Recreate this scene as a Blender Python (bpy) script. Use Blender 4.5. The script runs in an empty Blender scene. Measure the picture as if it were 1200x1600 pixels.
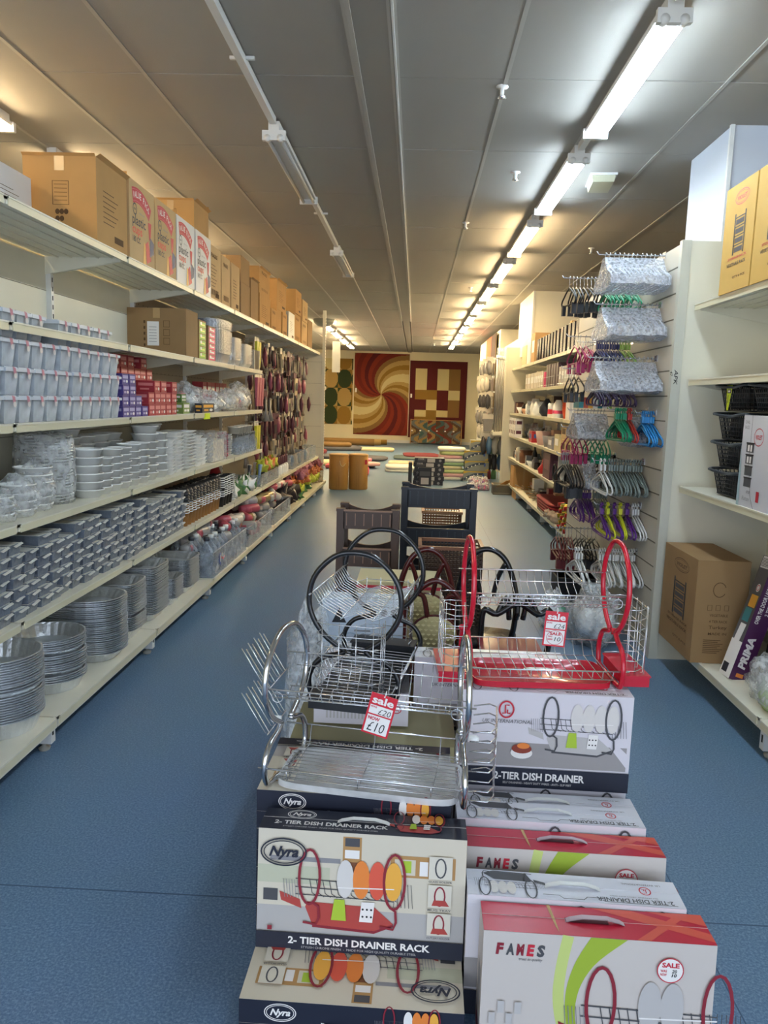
import bpy, math, random
from mathutils import Vector, Matrix
random.seed(7)
R = random.random
PI = math.pi
SC = bpy.context.scene
COL = SC.collection

# ---------------------------------------------------------------- camera
cd = bpy.data.cameras.new('camera'); cam = bpy.data.objects.new('camera', cd); COL.objects.link(cam)
cd.sensor_fit = 'VERTICAL'; cd.sensor_height = 36; cd.lens = 27.0; cd.clip_start = .05; cd.clip_end = 100
def cam_axes(p, y, r):
    f = Vector((-math.sin(y)*math.cos(p), math.cos(y)*math.cos(p), -math.sin(p)))
    r0 = Vector((math.cos(y), math.sin(y), 0)); u0 = r0.cross(f)
    return math.cos(r)*r0+math.sin(r)*u0, math.cos(r)*u0-math.sin(r)*r0, f
_r, _u, _f = cam_axes(.1448, .0364, .0305)
cam.matrix_world = Matrix(((_r.x, _u.x, -_f.x, 0), (_r.y, _u.y, -_f.y, 0), (_r.z, _u.z, -_f.z, 1.55), (0, 0, 0, 1)))
SC.camera = cam
# ---------------------------------------------------------------- view, world, exposure
SC.view_settings.view_transform = 'Standard'; SC.view_settings.look = 'None'
SC.view_settings.gamma = 1; SC.view_settings.use_curve_mapping = False
SC.view_settings.exposure = 2.65
w = bpy.data.worlds.new('daylight'); SC.world = w; w.use_nodes = True
bg = w.node_tree.nodes['Background']; bg.inputs[0].default_value = (.75, .85, 1, 1); bg.inputs[1].default_value = 0.55
COOL = (.72, .87, 1.0); WARM = (1.0, .78, .46); TUBE_COOL = 10.0; TUBE_WARM = 14.0

# ---------------------------------------------------------------- materials
def hexc(h):
    h = h.lstrip('#'); c = [int(h[i:i+2], 16)/255 for i in (0, 2, 4)]
    return tuple((v/12.92 if v <= .04045 else ((v+.055)/1.055)**2.4) for v in c)+(1,)
MC = {}
def mat(name, col='#808080', rough=.5, metal=0., noise=0., nscale=30., bump=0., bscale=60., spec=.5, emit=0., coat=0., stretch=None, trans=0.):
    if name in MC: return MC[name]
    m = bpy.data.materials.new(name); MC[name] = m; m.use_nodes = True
    nt = m.node_tree; b = nt.nodes['Principled BSDF']
    c = hexc(col) if isinstance(col, str) else tuple(col)
    b.inputs['Base Color'].default_value = c; b.inputs['Roughness'].default_value = rough
    b.inputs['Metallic'].default_value = metal; b.inputs['Specular IOR Level'].default_value = spec
    b.inputs['Coat Weight'].default_value = coat; b.inputs['Transmission Weight'].default_value = trans
    if emit: b.inputs['Emission Color'].default_value = c; b.inputs['Emission Strength'].default_value = emit
    if noise or bump:
        tc = nt.nodes.new('ShaderNodeTexCoord'); mp = nt.nodes.new('ShaderNodeMapping')
        nt.links.new(tc.outputs['Object'], mp.inputs[0])
        if stretch: mp.inputs['Scale'].default_value = stretch
        if noise:
            n = nt.nodes.new('ShaderNodeTexNoise'); n.inputs['Scale'].default_value = nscale; n.inputs['Detail'].default_value = 4
            nt.links.new(mp.outputs[0], n.inputs['Vector'])
            mx = nt.nodes.new('ShaderNodeMix'); mx.data_type = 'RGBA'
            mx.inputs[6].default_value = tuple(max(0, v*(1-noise)) for v in c[:3])+(1,)
            mx.inputs[7].default_value = tuple(min(1, v*(1+noise)) for v in c[:3])+(1,)
            nt.links.new(n.outputs['Fac'], mx.inputs[0]); nt.links.new(mx.outputs[2], b.inputs['Base Color'])
        if bump:
            n = nt.nodes.new('ShaderNodeTexNoise'); n.inputs['Scale'].default_value = bscale; n.inputs['Detail'].default_value = 3
            nt.links.new(mp.outputs[0], n.inputs['Vector'])
            bp = nt.nodes.new('ShaderNodeBump'); bp.inputs['Strength'].default_value = bump; bp.inputs['Distance'].default_value = .01
            nt.links.new(n.outputs['Fac'], bp.inputs['Height']); nt.links.new(bp.outputs[0], b.inputs['Normal'])
    return m
def film(name, col='#ffffff', clear=.6, rough=.15, bump=.6, bscale=25.):
    """thin clear plastic: part of the light goes straight through, the rest meets a glossy crinkled skin"""
    if name in MC: return MC[name]
    m = bpy.data.materials.new(name); MC[name] = m; m.use_nodes = True
    nt = m.node_tree; b = nt.nodes['Principled BSDF']; out = nt.nodes['Material Output']
    c = hexc(col); b.inputs['Base Color'].default_value = c; b.inputs['Roughness'].default_value = rough
    t = nt.nodes.new('ShaderNodeBsdfTransparent'); t.inputs[0].default_value = tuple(.5+.5*v for v in c[:3])+(1,)
    mx = nt.nodes.new('ShaderNodeMixShader'); n = nt.nodes.new('ShaderNodeTexNoise')
    n.inputs['Scale'].default_value = bscale; n.inputs['Detail'].default_value = 3
    tc = nt.nodes.new('ShaderNodeTexCoord'); nt.links.new(tc.outputs['Object'], n.inputs['Vector'])
    rmp = nt.nodes.new('ShaderNodeMapRange'); rmp.inputs['From Min'].default_value = .35; rmp.inputs['From Max'].default_value = .65
    rmp.inputs['To Min'].default_value = max(0, 1-clear-.15); rmp.inputs['To Max'].default_value = min(1, 1-clear+.15)
    nt.links.new(n.outputs['Fac'], rmp.inputs['Value']); nt.links.new(rmp.outputs[0], mx.inputs[0])
    bp = nt.nodes.new('ShaderNodeBump'); bp.inputs['Strength'].default_value = bump; bp.inputs['Distance'].default_value = .01
    nt.links.new(n.outputs['Fac'], bp.inputs['Height']); nt.links.new(bp.outputs[0], b.inputs['Normal'])
    nt.links.new(t.outputs[0], mx.inputs[1]); nt.links.new(b.outputs[0], mx.inputs[2]); nt.links.new(mx.outputs[0], out.inputs[0])
    return m
CARD = mat('cardboard', '#b98f58', .85, noise=.12, nscale=6); CARD2 = mat('pale_cardboard', '#c9a878', .85, noise=.1, nscale=6)
CARD3 = mat('dull_cardboard', '#9a7a52', .85, noise=.12, nscale=6); TAPE = mat('packing_tape', '#c2a070', .25)
INK = mat('brown_print', '#5b4022', .8); BLACK = mat('black_print', '#17181c', .45); WHITE = mat('white_print', '#ece9e6', .5)
RED = mat('red_print', '#c5283c', .45); NAVY = mat('navy_print', '#1d2233', .45); GREYP = mat('grey_print', '#8b8a8e', .5)
LGREY = mat('light_grey_print', '#bcb9b8', .5); ORANGE = mat('orange_print', '#e8863a', .5); GREEN = mat('green_print', '#a9c637', .5)
MAROON = mat('maroon_print', '#8a2434', .45); YELLOWP = mat('amber_print', '#edae44', .5); TAN = mat('wood_print', '#b48a55', .6)
CREAM = mat('cream_print', '#d9d3c4', .5); DGREY = mat('dark_grey_print', '#4a4b50', .5); PINKP = mat('pink_print', '#d9507a', .5)
PURPLE = mat('purple_print', '#5d2a62', .45); BLUEP = mat('blue_print', '#4a63a8', .5); TEALP = mat('teal_print', '#3f8f96', .5)
SHELF = mat('cream_shelf_paint', '#e0dcca', .4, noise=.06, nscale=9); PANEL = mat('cream_panel_paint', '#ddd8c4', .5, noise=.05, nscale=3)
WHITEM = mat('white_enamel', '#dcdcd8', .35); DARKM = mat('dark_slot', '#26241f', .8)
CHROME = mat('chrome', '#c9cbcf', .12, 1.); ZINC = mat('bright_wire', '#d6d9de', .25, .85)
FOIL = mat('aluminium_foil', '#e2e5e9', .34, .82, bump=.25, bscale=60); FOILD = mat('aluminium_foil_dim', '#8d97a6', .35, .6, bump=.5, bscale=40)
CLEAR = film('clear_film', '#f8fafb', .70, .12, .7, 30); HWRAP = film('hanger_film', '#e2e7f0', .64, .14, .3, 60); TRAYC = film('clear_tray_plastic', '#eceef0', .42, .12, .1, 8); TUBCLEAR = film('clear_tub_plastic', '#e3e8ec', .42, .2, .1, 8)
SMOKE = film('thin_clear_plastic', '#dfe6ee', .75, .1, .2, 12)
REDG = mat('red_gloss_plastic', '#c3122f', .22, coat=.4); BLKG = mat('black_gloss_metal', '#16171a', .25, coat=.3)
BLKP = mat('black_plastic', '#1c1f25', .45); BRNP = mat('brown_plastic', '#7d5138', .45); MAHO = mat('maroon_gloss_plastic', '#4a1512', .25, coat=.3)
DRIED = mat('olive_card', '#a9a27a', .6); BAMBOO = mat('bamboo', '#b0813e', .5, noise=.2, nscale=40, stretch=(6, 6, .3))
WHT = mat('white_plastic', '#eef0f0', .35); OFFW = mat('foam_white', '#f0f0ec', .45)

# ---------------------------------------------------------------- mesh builder
class MB:
    def __init__(s): s.v = []; s.f = []; s.m = []; s.sm = []; s.mats = []
    def mi(s, m):
        if m not in s.mats: s.mats.append(m)
        return s.mats.index(m)
    def add(s, vs, fs, m, smooth=False):
        o = len(s.v); i = s.mi(m); s.v += [tuple(p) for p in vs]
        for f in fs: s.f.append(tuple(o+k for k in f)); s.m.append(i); s.sm.append(smooth)
    def box(s, x0, y0, z0, x1, y1, z1, m, M=None, taper=0.):
        t = taper
        vs = [(x0+t, y0+t, z0), (x1-t, y0+t, z0), (x1-t, y1-t, z0), (x0+t, y1-t, z0), (x0, y0, z1), (x1, y0, z1), (x1, y1, z1), (x0, y1, z1)]
        if M is not None: vs = [M @ Vector(p) for p in vs]
        s.add(vs, [(3, 2, 1, 0), (4, 5, 6, 7), (0, 1, 5, 4), (1, 2, 6, 5), (2, 3, 7, 6), (3, 0, 4, 7)], m)
    def tube(s, pts, r, m, n=6, closed=False, M=None):
        P = [Vector(p) for p in pts]
        if M is not None: P = [M @ p for p in P]
        k = len(P); vs = []; up = None
        for i in range(k):
            a = P[(i-1) % k] if (closed or i > 0) else P[i]; b = P[(i+1) % k] if (closed or i < k-1) else P[i]
            d = (b-a).normalized() if (b-a).length > 1e-9 else Vector((0, 0, 1))
            if up is None: up = d.orthogonal().normalized()
            up = (up-d*up.dot(d))
            up = up.normalized() if up.length > 1e-6 else d.orthogonal().normalized()
            w_ = d.cross(up); rr = r[i] if isinstance(r, (list, tuple)) else r
            for j in range(n):
                t = 2*PI*j/n; vs.append(P[i]+up*math.cos(t)*rr+w_*math.sin(t)*rr)
        fs = []
        for i in range(k if closed else k-1):
            for j in range(n):
                a = i*n+j; b = i*n+(j+1) % n; c = ((i+1) % k)*n+(j+1) % n; d_ = ((i+1) % k)*n+j
                fs.append((a, b, c, d_))
        if not closed: fs += [tuple(range(n-1, -1, -1)), tuple((k-1)*n+j for j in range(n))]
        s.add(vs, fs, m, True)
    def loft(s, rings, m, smooth=True, cap0=False, cap1=False, M=None):
        n = len(rings[0]); vs = [Vector(p) for r_ in rings for p in r_]
        if M is not None: vs = [M @ p for p in vs]
        fs = [(i*n+j, i*n+(j+1) % n, (i+1)*n+(j+1) % n, (i+1)*n+j) for i in range(len(rings)-1) for j in range(n)]
        if cap0: fs.append(tuple(range(n-1, -1, -1)))
        if cap1: fs.append(tuple((len(rings)-1)*n+j for j in range(n)))
        s.add(vs, fs, m, smooth)
    def lathe(s, prof, m, n=20, M=None, smooth=True, cap0=False, cap1=False, a=1., b=1., p=2.):
        rings = [[(x*r, y*r, z) for x, y in outline(n, a, b, p)] for r, z in prof]
        s.loft(rings, m, smooth, cap0, cap1, M)
    def poly(s, pts, m, M=None):
        P = [Vector(q) for q in pts]
        if M is not None: P = [M @ q for q in P]
        s.add(P, [tuple(range(len(P)))], m)
    def build(s, name, parent=None, loc=None, rz=None):
        me = bpy.data.meshes.new(name); me.from_pydata(s.v, [], s.f)
        for m in s.mats: me.materials.append(m)
        me.polygons.foreach_set('material_index', s.m); me.polygons.foreach_set('use_smooth', s.sm); me.update()
        o = bpy.data.objects.new(name, me); COL.objects.link(o)
        if parent: o.parent = parent
        if loc: o.location = loc
        if rz is not None: o.rotation_euler[2] = rz
        return o
def outline(n, a, b, p):
    out = []
    for i in range(n):
        t = 2*PI*i/n; c, s_ = math.cos(t), math.sin(t)
        out.append((a*math.copysign(abs(c)**(2/p), c), b*math.copysign(abs(s_)**(2/p), s_)))
    return out
def tag(o, label, cat, group=None):
    o['label'] = label; o['category'] = cat
    if group: o['group'] = group
    return o
def struct(o): o['kind'] = 'structure'; return o
def thing(name, label, cat, loc=(0, 0, 0), rz=0., group=None):
    o = bpy.data.objects.new(name, None); COL.objects.link(o); o.empty_display_size = .05
    o.location = loc; o.rotation_euler[2] = rz
    return tag(o, label, cat, group)
def dup(root, loc=None, rz=None, label=None, group=None, rot=None):
    r = root.copy(); COL.objects.link(r)
    if loc is not None: r.location = loc
    if rz is not None: r.rotation_euler[2] = rz
    if rot is not None: r.rotation_euler = rot
    if label: r['label'] = label
    if group: r['group'] = group
    for ch in [c for c in KIDS(root)]:
        c = ch.copy(); COL.objects.link(c); c.parent = r
        for g in KIDS(ch):
            d = g.copy(); COL.objects.link(d); d.parent = c
    return r
def KIDS(o): return list(o.children)
def TR(x, y, z, rz=0., rx=0., ry=0.): return Matrix.Translation((x, y, z)) @ Matrix.Rotation(rz, 4, 'Z') @ Matrix.Rotation(ry, 4, 'Y') @ Matrix.Rotation(rx, 4, 'X')
class Once:
    """the first call hands out the original, later calls its copies"""
    def __init__(s, root): s.root = root; s.used = False
    def __call__(s, loc, rz=0., label=None, group=None, rot=None):
        if not s.used:
            s.used = True; o = s.root; o.location = loc; o.rotation_euler = rot if rot is not None else (0, 0, rz)
            if label: o['label'] = label
            if group: o['group'] = group
            return o
        return dup(s.root, loc, rz, label, group, rot)
def cr(pts, n=5, closed=True):
    P = [Vector(p) for p in pts]; k = len(P); out = []
    for i in range(k if closed else k-1):
        a, b, c, d = (P[(i-1) % k], P[i], P[(i+1) % k], P[(i+2) % k]) if closed else (P[max(i-1, 0)], P[i], P[i+1], P[min(i+2, k-1)])
        for j in range(n):
            t = j/n; out.append(.5*((2*b)+(c-a)*t+(2*a-5*b+4*c-d)*t*t+(3*b-a-3*c+d)*t**3))
    if not closed: out.append(P[-1])
    return out
# ---------------------------------------------------------------- printed artwork on a flat face
TC = {}
def text_mesh(txt, bold=0., shear=0.):
    k = (txt, bold, shear)
    if k not in TC:
        c = bpy.data.curves.new('lettering', 'FONT'); c.body = txt; c.size = 1; c.offset = bold; c.shear = shear; c.resolution_u = 2
        c.align_x = 'LEFT'
        o = bpy.data.objects.new('lettering', c); COL.objects.link(o)
        dg = bpy.context.evaluated_depsgraph_get(); me = bpy.data.meshes.new_from_object(o.evaluated_get(dg))
        vs = [tuple(v.co) for v in me.vertices]; fs = [tuple(p.vertices) for p in me.polygons]
        bpy.data.objects.remove(o); bpy.data.curves.remove(c); bpy.data.meshes.remove(me)
        x = [v[0] for v in vs] or [0]
        TC[k] = (vs, fs, min(x), max(x)-min(x))
    return TC[k]
class Art:
    """layers of flat print on a face: O is its lower left corner, U to the right, V up (seen from outside)"""
    def __init__(s, O, U, V, mb=None):
        s.O = Vector(O); s.U = Vector(U).normalized(); s.V = Vector(V).normalized(); s.N = s.U.cross(s.V); s.k = 1; s.mb = mb or MB()
    def p(s, x, y): return s.O+s.U*x+s.V*y+s.N*(.00035*s.k)
    def up(s): s.k += 1; return s
    def poly(s, pts, m): s.mb.add([s.p(*q) for q in pts], [tuple(range(len(pts)))], m); s.k += .25
    def rect(s, x0, y0, x1, y1, m): s.poly([(x0, y0), (x1, y0), (x1, y1), (x0, y1)], m)
    def ell(s, x, y, a, b, m, n=22, rot=0.):
        c, q = math.cos(rot), math.sin(rot)
        s.poly([(x+a*math.cos(2*PI*i/n)*c-b*math.sin(2*PI*i/n)*q, y+a*math.cos(2*PI*i/n)*q+b*math.sin(2*PI*i/n)*c) for i in range(n)], m)
    def line(s, pts, w_, m, closed=False):
        k = len(pts); L = []; Rr = []
        for i in range(k):
            a = pts[(i-1) % k] if (closed or i) else pts[i]; b = pts[(i+1) % k] if (closed or i < k-1) else pts[i]
            dx, dy = b[0]-a[0], b[1]-a[1]; l = math.hypot(dx, dy) or 1
            nx, ny = -dy/l*w_/2, dx/l*w_/2; L.append(s.p(pts[i][0]+nx, pts[i][1]+ny)); Rr.append(s.p(pts[i][0]-nx, pts[i][1]-ny))
        s.mb.add(L+Rr, [(i+k, (i+1) % k+k, (i+1) % k, i) for i in range(k if closed else k-1)], m); s.k += .25
    def ring(s, x, y, a, b, w_, m, n=24, t0=0., t1=360.):
        full = abs(t1-t0-360) < .1
        s.line([(x+a*math.cos(math.radians(t0+(t1-t0)*i/n)), y+b*math.sin(math.radians(t0+(t1-t0)*i/n))) for i in range(n if full else n+1)], w_, m, full)
    def text(s, txt, x, y, h, w_, m, bold=.02, shear=0., rot=0.):
        """lettering with cap height h squeezed or stretched to width w_"""
        vs, fs, x0, tw = text_mesh(txt, bold, shear); sx = w_/tw if w_ and tw else h/.7; sy = h/.7
        c, q = math.cos(rot), math.sin(rot)
        s.mb.add([s.p(x+(v[0]-x0)*sx*c-v[1]*sy*q, y+(v[0]-x0)*sx*q+v[1]*sy*c) for v in vs], fs, m); s.k += .25
    def build(s, name, parent=None): return s.mb.build(name, parent)
# ================================================================ the setting
def speckled_floor():
    m = bpy.data.materials.new('blue_vinyl_floor'); m.use_nodes = True; nt = m.node_tree; b = nt.nodes['Principled BSDF']
    tc = nt.nodes.new('ShaderNodeTexCoord')
    n1 = nt.nodes.new('ShaderNodeTexNoise'); n1.inputs['Scale'].default_value = 130; n1.inputs['Detail'].default_value = 5; n1.inputs['Roughness'].default_value = .7
    n2 = nt.nodes.new('ShaderNodeTexNoise'); n2.inputs['Scale'].default_value = .8; n2.inputs['Detail'].default_value = 4
    cr = nt.nodes.new('ShaderNodeValToRGB'); e = cr.color_ramp.elements
    e[0].position = .3; e[0].color = hexc('#48688c'); e[1].position = .7; e[1].color = hexc('#8ba6c4')
    x = e.new(.5); x.color = hexc('#64819f')
    mx = nt.nodes.new('ShaderNodeMix'); mx.data_type = 'RGBA'; mx.blend_type = 'MULTIPLY'; mx.inputs[0].default_value = .2
    for n in (n1, n2): nt.links.new(tc.outputs['Object'], n.inputs['Vector'])
    nt.links.new(n1.outputs['Fac'], cr.inputs[0]); nt.links.new(cr.outputs[0], mx.inputs[6]); nt.links.new(n2.outputs['Color'], mx.inputs[7])
    # welded joints between the vinyl sheets
    sep = nt.nodes.new('ShaderNodeSeparateXYZ'); nt.links.new(tc.outputs['Object'], sep.inputs[0])
    prev = mx.outputs[2]
    for axis, at_, wd in ((1, 2.18, .003), (0, .9, .002), (1, 9.5, .004)):
        s_ = nt.nodes.new('ShaderNodeMath'); s_.operation = 'SUBTRACT'; nt.links.new(sep.outputs[axis], s_.inputs[0]); s_.inputs[1].default_value = at_
        a_ = nt.nodes.new('ShaderNodeMath'); a_.operation = 'ABSOLUTE'; nt.links.new(s_.outputs[0], a_.inputs[0])
        l_ = nt.nodes.new('ShaderNodeMath'); l_.operation = 'LESS_THAN'; nt.links.new(a_.outputs[0], l_.inputs[0]); l_.inputs[1].default_value = wd
        q = nt.nodes.new('ShaderNodeMix'); q.data_type = 'RGBA'; nt.links.new(l_.outputs[0], q.inputs[0]); nt.links.new(prev, q.inputs[6]); q.inputs[7].default_value = hexc('#34516e')
        prev = q.outputs[2]
    nt.links.new(prev, b.inputs['Base Color']); b.inputs['Roughness'].default_value = .42; b.inputs['Specular IOR Level'].default_value = .4
    bp = nt.nodes.new('ShaderNodeBump'); bp.inputs['Strength'].default_value = .15; bp.inputs['Distance'].default_value = .004
    nt.links.new(n1.outputs['Fac'], bp.inputs['Height']); nt.links.new(bp.outputs[0], b.inputs['Normal'])
    return m
WL, WR, Y0, Y1, ZC = -4.7, 4.7, -3.2, 28.45, 3.30
f = MB(); f.box(WL, Y0, -.1, WR, Y1, 0, speckled_floor()); struct(f.build('floor'))
WALL = mat('cream_wall_paint', '#d6cdb0', .7, noise=.04, nscale=2); WALLW = mat('white_wall_paint', '#cfd0cf', .7)
for nm, b_ in (('wall_back', (WL-.15, Y1, 0, WR+.15, Y1+.15, ZC+.1)), ('wall_left', (WL-.15, Y0, 0, WL, Y1, ZC+.1)), ('wall_right', (WR, Y0, 0, WR+.15, Y1, ZC+.1))):
    f = MB(); f.box(*b_, WALL); struct(f.build(nm))
f = MB(); f.box(-3.6, Y1-.02, 0, 4.6, Y1, .1, WALLW); struct(f.build('baseboard_back'))
# tiled ceiling: one slab for the backing, panels of 0.6 x 1.2 m hung in it with a narrow shadow gap
CEIL = mat('ceiling_tile', '#a49f96', .8, noise=.05, nscale=1.2, bump=.1, bscale=200); GAP = mat('ceiling_joint', '#6f6b64', .9); TEE = mat('ceiling_tee', '#b0aca3', .5)
f = MB(); f.box(WL, Y0, ZC+.012, WR, Y1, ZC+.1, GAP)
xs = [-.16+.592*i for i in range(0, 9)]; xs2 = [-.38-.592*i for i in range(0, 8)]
ys = [4.5+1.215*i for i in range(-7, 21)]
cols = [(xs[i], xs[i+1]) for i in range(len(xs)-1)]+[(xs2[i+1], xs2[i]) for i in range(len(xs2)-1)]
for x0, x1 in cols:
    for j in range(len(ys)-1):
        g = .004
        a0, a1 = max(x0, WL)+g, min(x1, WR)-g; dz = (R()-.5)*.004
        if a1 > a0: f.box(a0, max(ys[j], Y0)+g, ZC+dz, a1, min(ys[j+1], Y1)-g, ZC+.02, CEIL)
for x in xs+xs2:
    if WL < x < WR: f.box(x-.011, Y0, ZC-.004, x+.011, Y1, ZC+.01, TEE)
struct(f.build('ceiling'))
# boxed beam along the ceiling with a bright and a dark edge trim
f = MB(); f.box(-.37, Y0, ZC-.022, -.17, 17.3, ZC+.02, mat('beam_paint', '#9d988f', .6)); struct(f.build('trim_1'))
f = MB(); f.box(-.375, Y0, ZC-.034, -.355, 17.3, ZC-.02, TEE); f.box(-.395, Y0, ZC-.03, -.376, 17.3, ZC, TEE); struct(f.build('trim_2'))
f = MB(); f.box(-.192, Y0, ZC-.03, -.176, 17.3, ZC-.02, TEE); f.box(-.172, Y0, ZC-.034, -.162, 17.3, ZC-.002, WHITEM); struct(f.build('trim_3'))
f = MB(); f.box(-.34, 17.3, ZC-.02, -.2, Y1, ZC, mat('beam_paint', '#9d988f', .6)); struct(f.build('trim_4'))
# boxed columns
PALE = mat('pale_column_paint', '#c6ccd6', .5)
f = MB(); f.box(1.9, 5.13, 2.4, 2.75, 5.85, ZC, PALE); f.box(1.885, 5.115, 2.4, 1.91, 5.14, ZC, WHITEM); struct(f.build('trim_5'))
f = MB(); f.box(1.78, 12.4, 2.35, 3.0, 14.0, ZC, PANEL); f.box(1.77, 12.39, 2.35, 1.8, 12.42, ZC, WHITEM); struct(f.build('trim_6'))

# ================================================================ fluorescent fittings
def fitting(name, label, x, y0, y1, z, lit, strength=0, col=(1, 1, 1), twin=True, group=None):
    L = y1-y0; o = thing(name, label, 'ceiling light', (x, y0, z), 0, group)
    f = MB(); f.box(-.062, 0, .035, .062, L, .06, WHITEM); f.box(-.035, 0, .06, .035, L, .115, WHITEM); f.box(-.075, -.001, .0, .075, .03, .06, WHITEM); f.box(-.075, L-.03, 0, .075, L+.001, .06, WHITEM); f.build('batten_body', o)
    key = 'tube_%s' % ('unlit' if not lit else '%.1f_%.2f' % (strength, col[0]))
    tm = mat(key, (col[0], col[1], col[2], 1) if lit else '#b9b7b0', .3, emit=strength if lit else 0)
    for sx in (-1, 1):
        f = MB(); f.tube([(sx*.042, .03, .015), (sx*.042, L-.03, .015)], .0135, tm, 8); f.build('fluorescent_tube', o)
        f = MB(); f.tube([(sx*.042, -.004, .015), (sx*.042, .035, .015)], .021, WHITEM, 10); f.build('end_cap', o)
    return o
ends = [(1.65, 3.15), (3.6, 5.1), (5.55, 7.07), (7.5, 9.05), (9.45, 11.0)]+[(11.4+1.95*i, 12.9+1.95*i) for i in range(7)]
words_ = ['just behind the viewer', 'nearest, with a bluish glow', 'second from the front, bluish', 'third along, the first warm one', 'fourth along, warm white']+['%s along the warm row to the back' % s for s in ('fifth', 'sixth', 'seventh', 'eighth', 'ninth', 'tenth', 'last')]
for i, (a, b_) in enumerate(ends):
    cool = i < 3
    fitting('fluorescent_batten', ('lit twin tube fitting on the long lamp row, ' if i < 5 else 'lit twin tube fitting, ')+words_[i], 1.05, a, b_, ZC-.115, True, TUBE_COOL if cool else TUBE_WARM*(1 if i < 6 else 1.9), COOL if cool else WARM)
for i in range(12):
    a = ends[i][1]; b_ = a+.42
    if i < 11: f = MB(); f.box(1.03, a+.04, ZC-.05, 1.07, ends[i+1][0]-.04, ZC-.005, WHITEM); tag(f.build('lamp_trunking'), 'short white trunking piece between ceiling lamps of the long row', 'trunking', 'trunking between the row lamps')
for i in range(4):
    a = 17.6+2.15*i
    fitting('fluorescent_batten', 'lit warm fitting over the far left corner, %s of its short row' % ('nearest', 'second', 'third', 'farthest')[i], -2.15, a, a+1.6, ZC-.115, True, TUBE_WARM*2, WARM)
for i in range(5):
    a = 3.62+2.2*(i-1)
    fitting('fluorescent_batten', ['lit warm fitting beyond the left shelving beside the viewer', 'lit warm fitting at upper left above the first cartons', 'lit warm fitting hidden behind the cartons with plastic cups', 'lit warm fitting hidden behind the brown carton stacks', 'lit warm fitting behind the last cartons on top'][i], -2.72, a, a+1.55, ZC-.115, True, TUBE_WARM*.8, WARM)
fitting('fluorescent_batten', 'unlit white fitting on the left track, the nearer one', -.965, 5.16, 6.8, ZC-.13, False)
fitting('fluorescent_batten', 'unlit white fitting on the left track, the farther one', -.965, 9.1, 10.68, ZC-.13, False)
f = MB()
for a, b_ in ((Y0, 5.13), (6.83, 9.07)):
    f.box(-.985, a, ZC-.045, -.945, b_, ZC-.004, WHITEM)
f.box(-.972, 10.7, ZC-.02, -.958, Y1, ZC-.003, TEE)
for y in (4.25, 7.6, 3.0): f.box(-1.03, y, ZC-.02, -.9, y+.02, ZC-.005, WHITEM)
tag(f.build('lighting_track'), 'thin white track along the ceiling linking the unlit fittings', 'track')
# alarm box, round shade, sprinklers
o = thing('emergency_light', 'pale rectangular emergency light box on the ceiling beside the second lamp', 'emergency light', (1.38, 6.35, ZC-.06), -.1)
f = MB(); f.box(-.09, -.17, 0, .09, .17, .06, mat('aged_plastic', '#b3b096', .5), taper=.012); f.build('diffuser', o); f = MB(); f.box(-.1, -.18, .045, .1, .18, .062, WHITEM); f.build('frame', o)
f = MB(); f.lathe([(0.0, -.16), (.12, -.14), (.2, -.08), (.23, 0), (.05, .01)], mat('smoky_shade', '#8d8f88', .4), 20); f.lathe([(.02, 0), (.02, .12)], WHITEM, 8)
tag(f.build('dome_lamp', None, (-1.98, 16.4, ZC-.12)), 'round grey dome lamp hanging above the far end of the left shelving', 'lamp')
def sprinkler(x, y, lb):
    o = thing('sprinkler', lb, 'sprinkler', (x, y, ZC)); f = MB(); f.lathe([(.035, -.001), (.035, -.008), (.012, -.012), (.01, -.05)], WHITEM, 10); f.build('body', o)
    f = MB(); f.lathe([(.001, -.06), (.026, -.062), (.001, -.066)], CHROME, 10); f.tube([(-.02, 0, -.05), (-.02, 0, -.065)], .003, CHROME, 4); f.tube([(.02, 0, -.05), (.02, 0, -.065)], .003, CHROME, 4); f.tube([(-.02, 0, -.05), (.02, 0, -.05)], .003, CHROME, 4); f.build('deflector', o)
for x, y, lb in ((.70, 6.2, 'nearest small ceiling sprinkler, left of the bluish second lamp'), (.42, 4.6, 'tiny sprinkler on the tile joint nearest the viewer'), (.43, 7.9, 'tiny sprinkler on the tile joint beside the beam, middle one'), (.78, 12.2, 'small sprinkler beside the fifth lamp of the row'), (1.9, 9.0, 'small sprinkler above the black wrapped hangers'), (-.2+.7, 24., 'small sprinkler near the hanging rugs')): sprinkler(x, y, lb)
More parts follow.
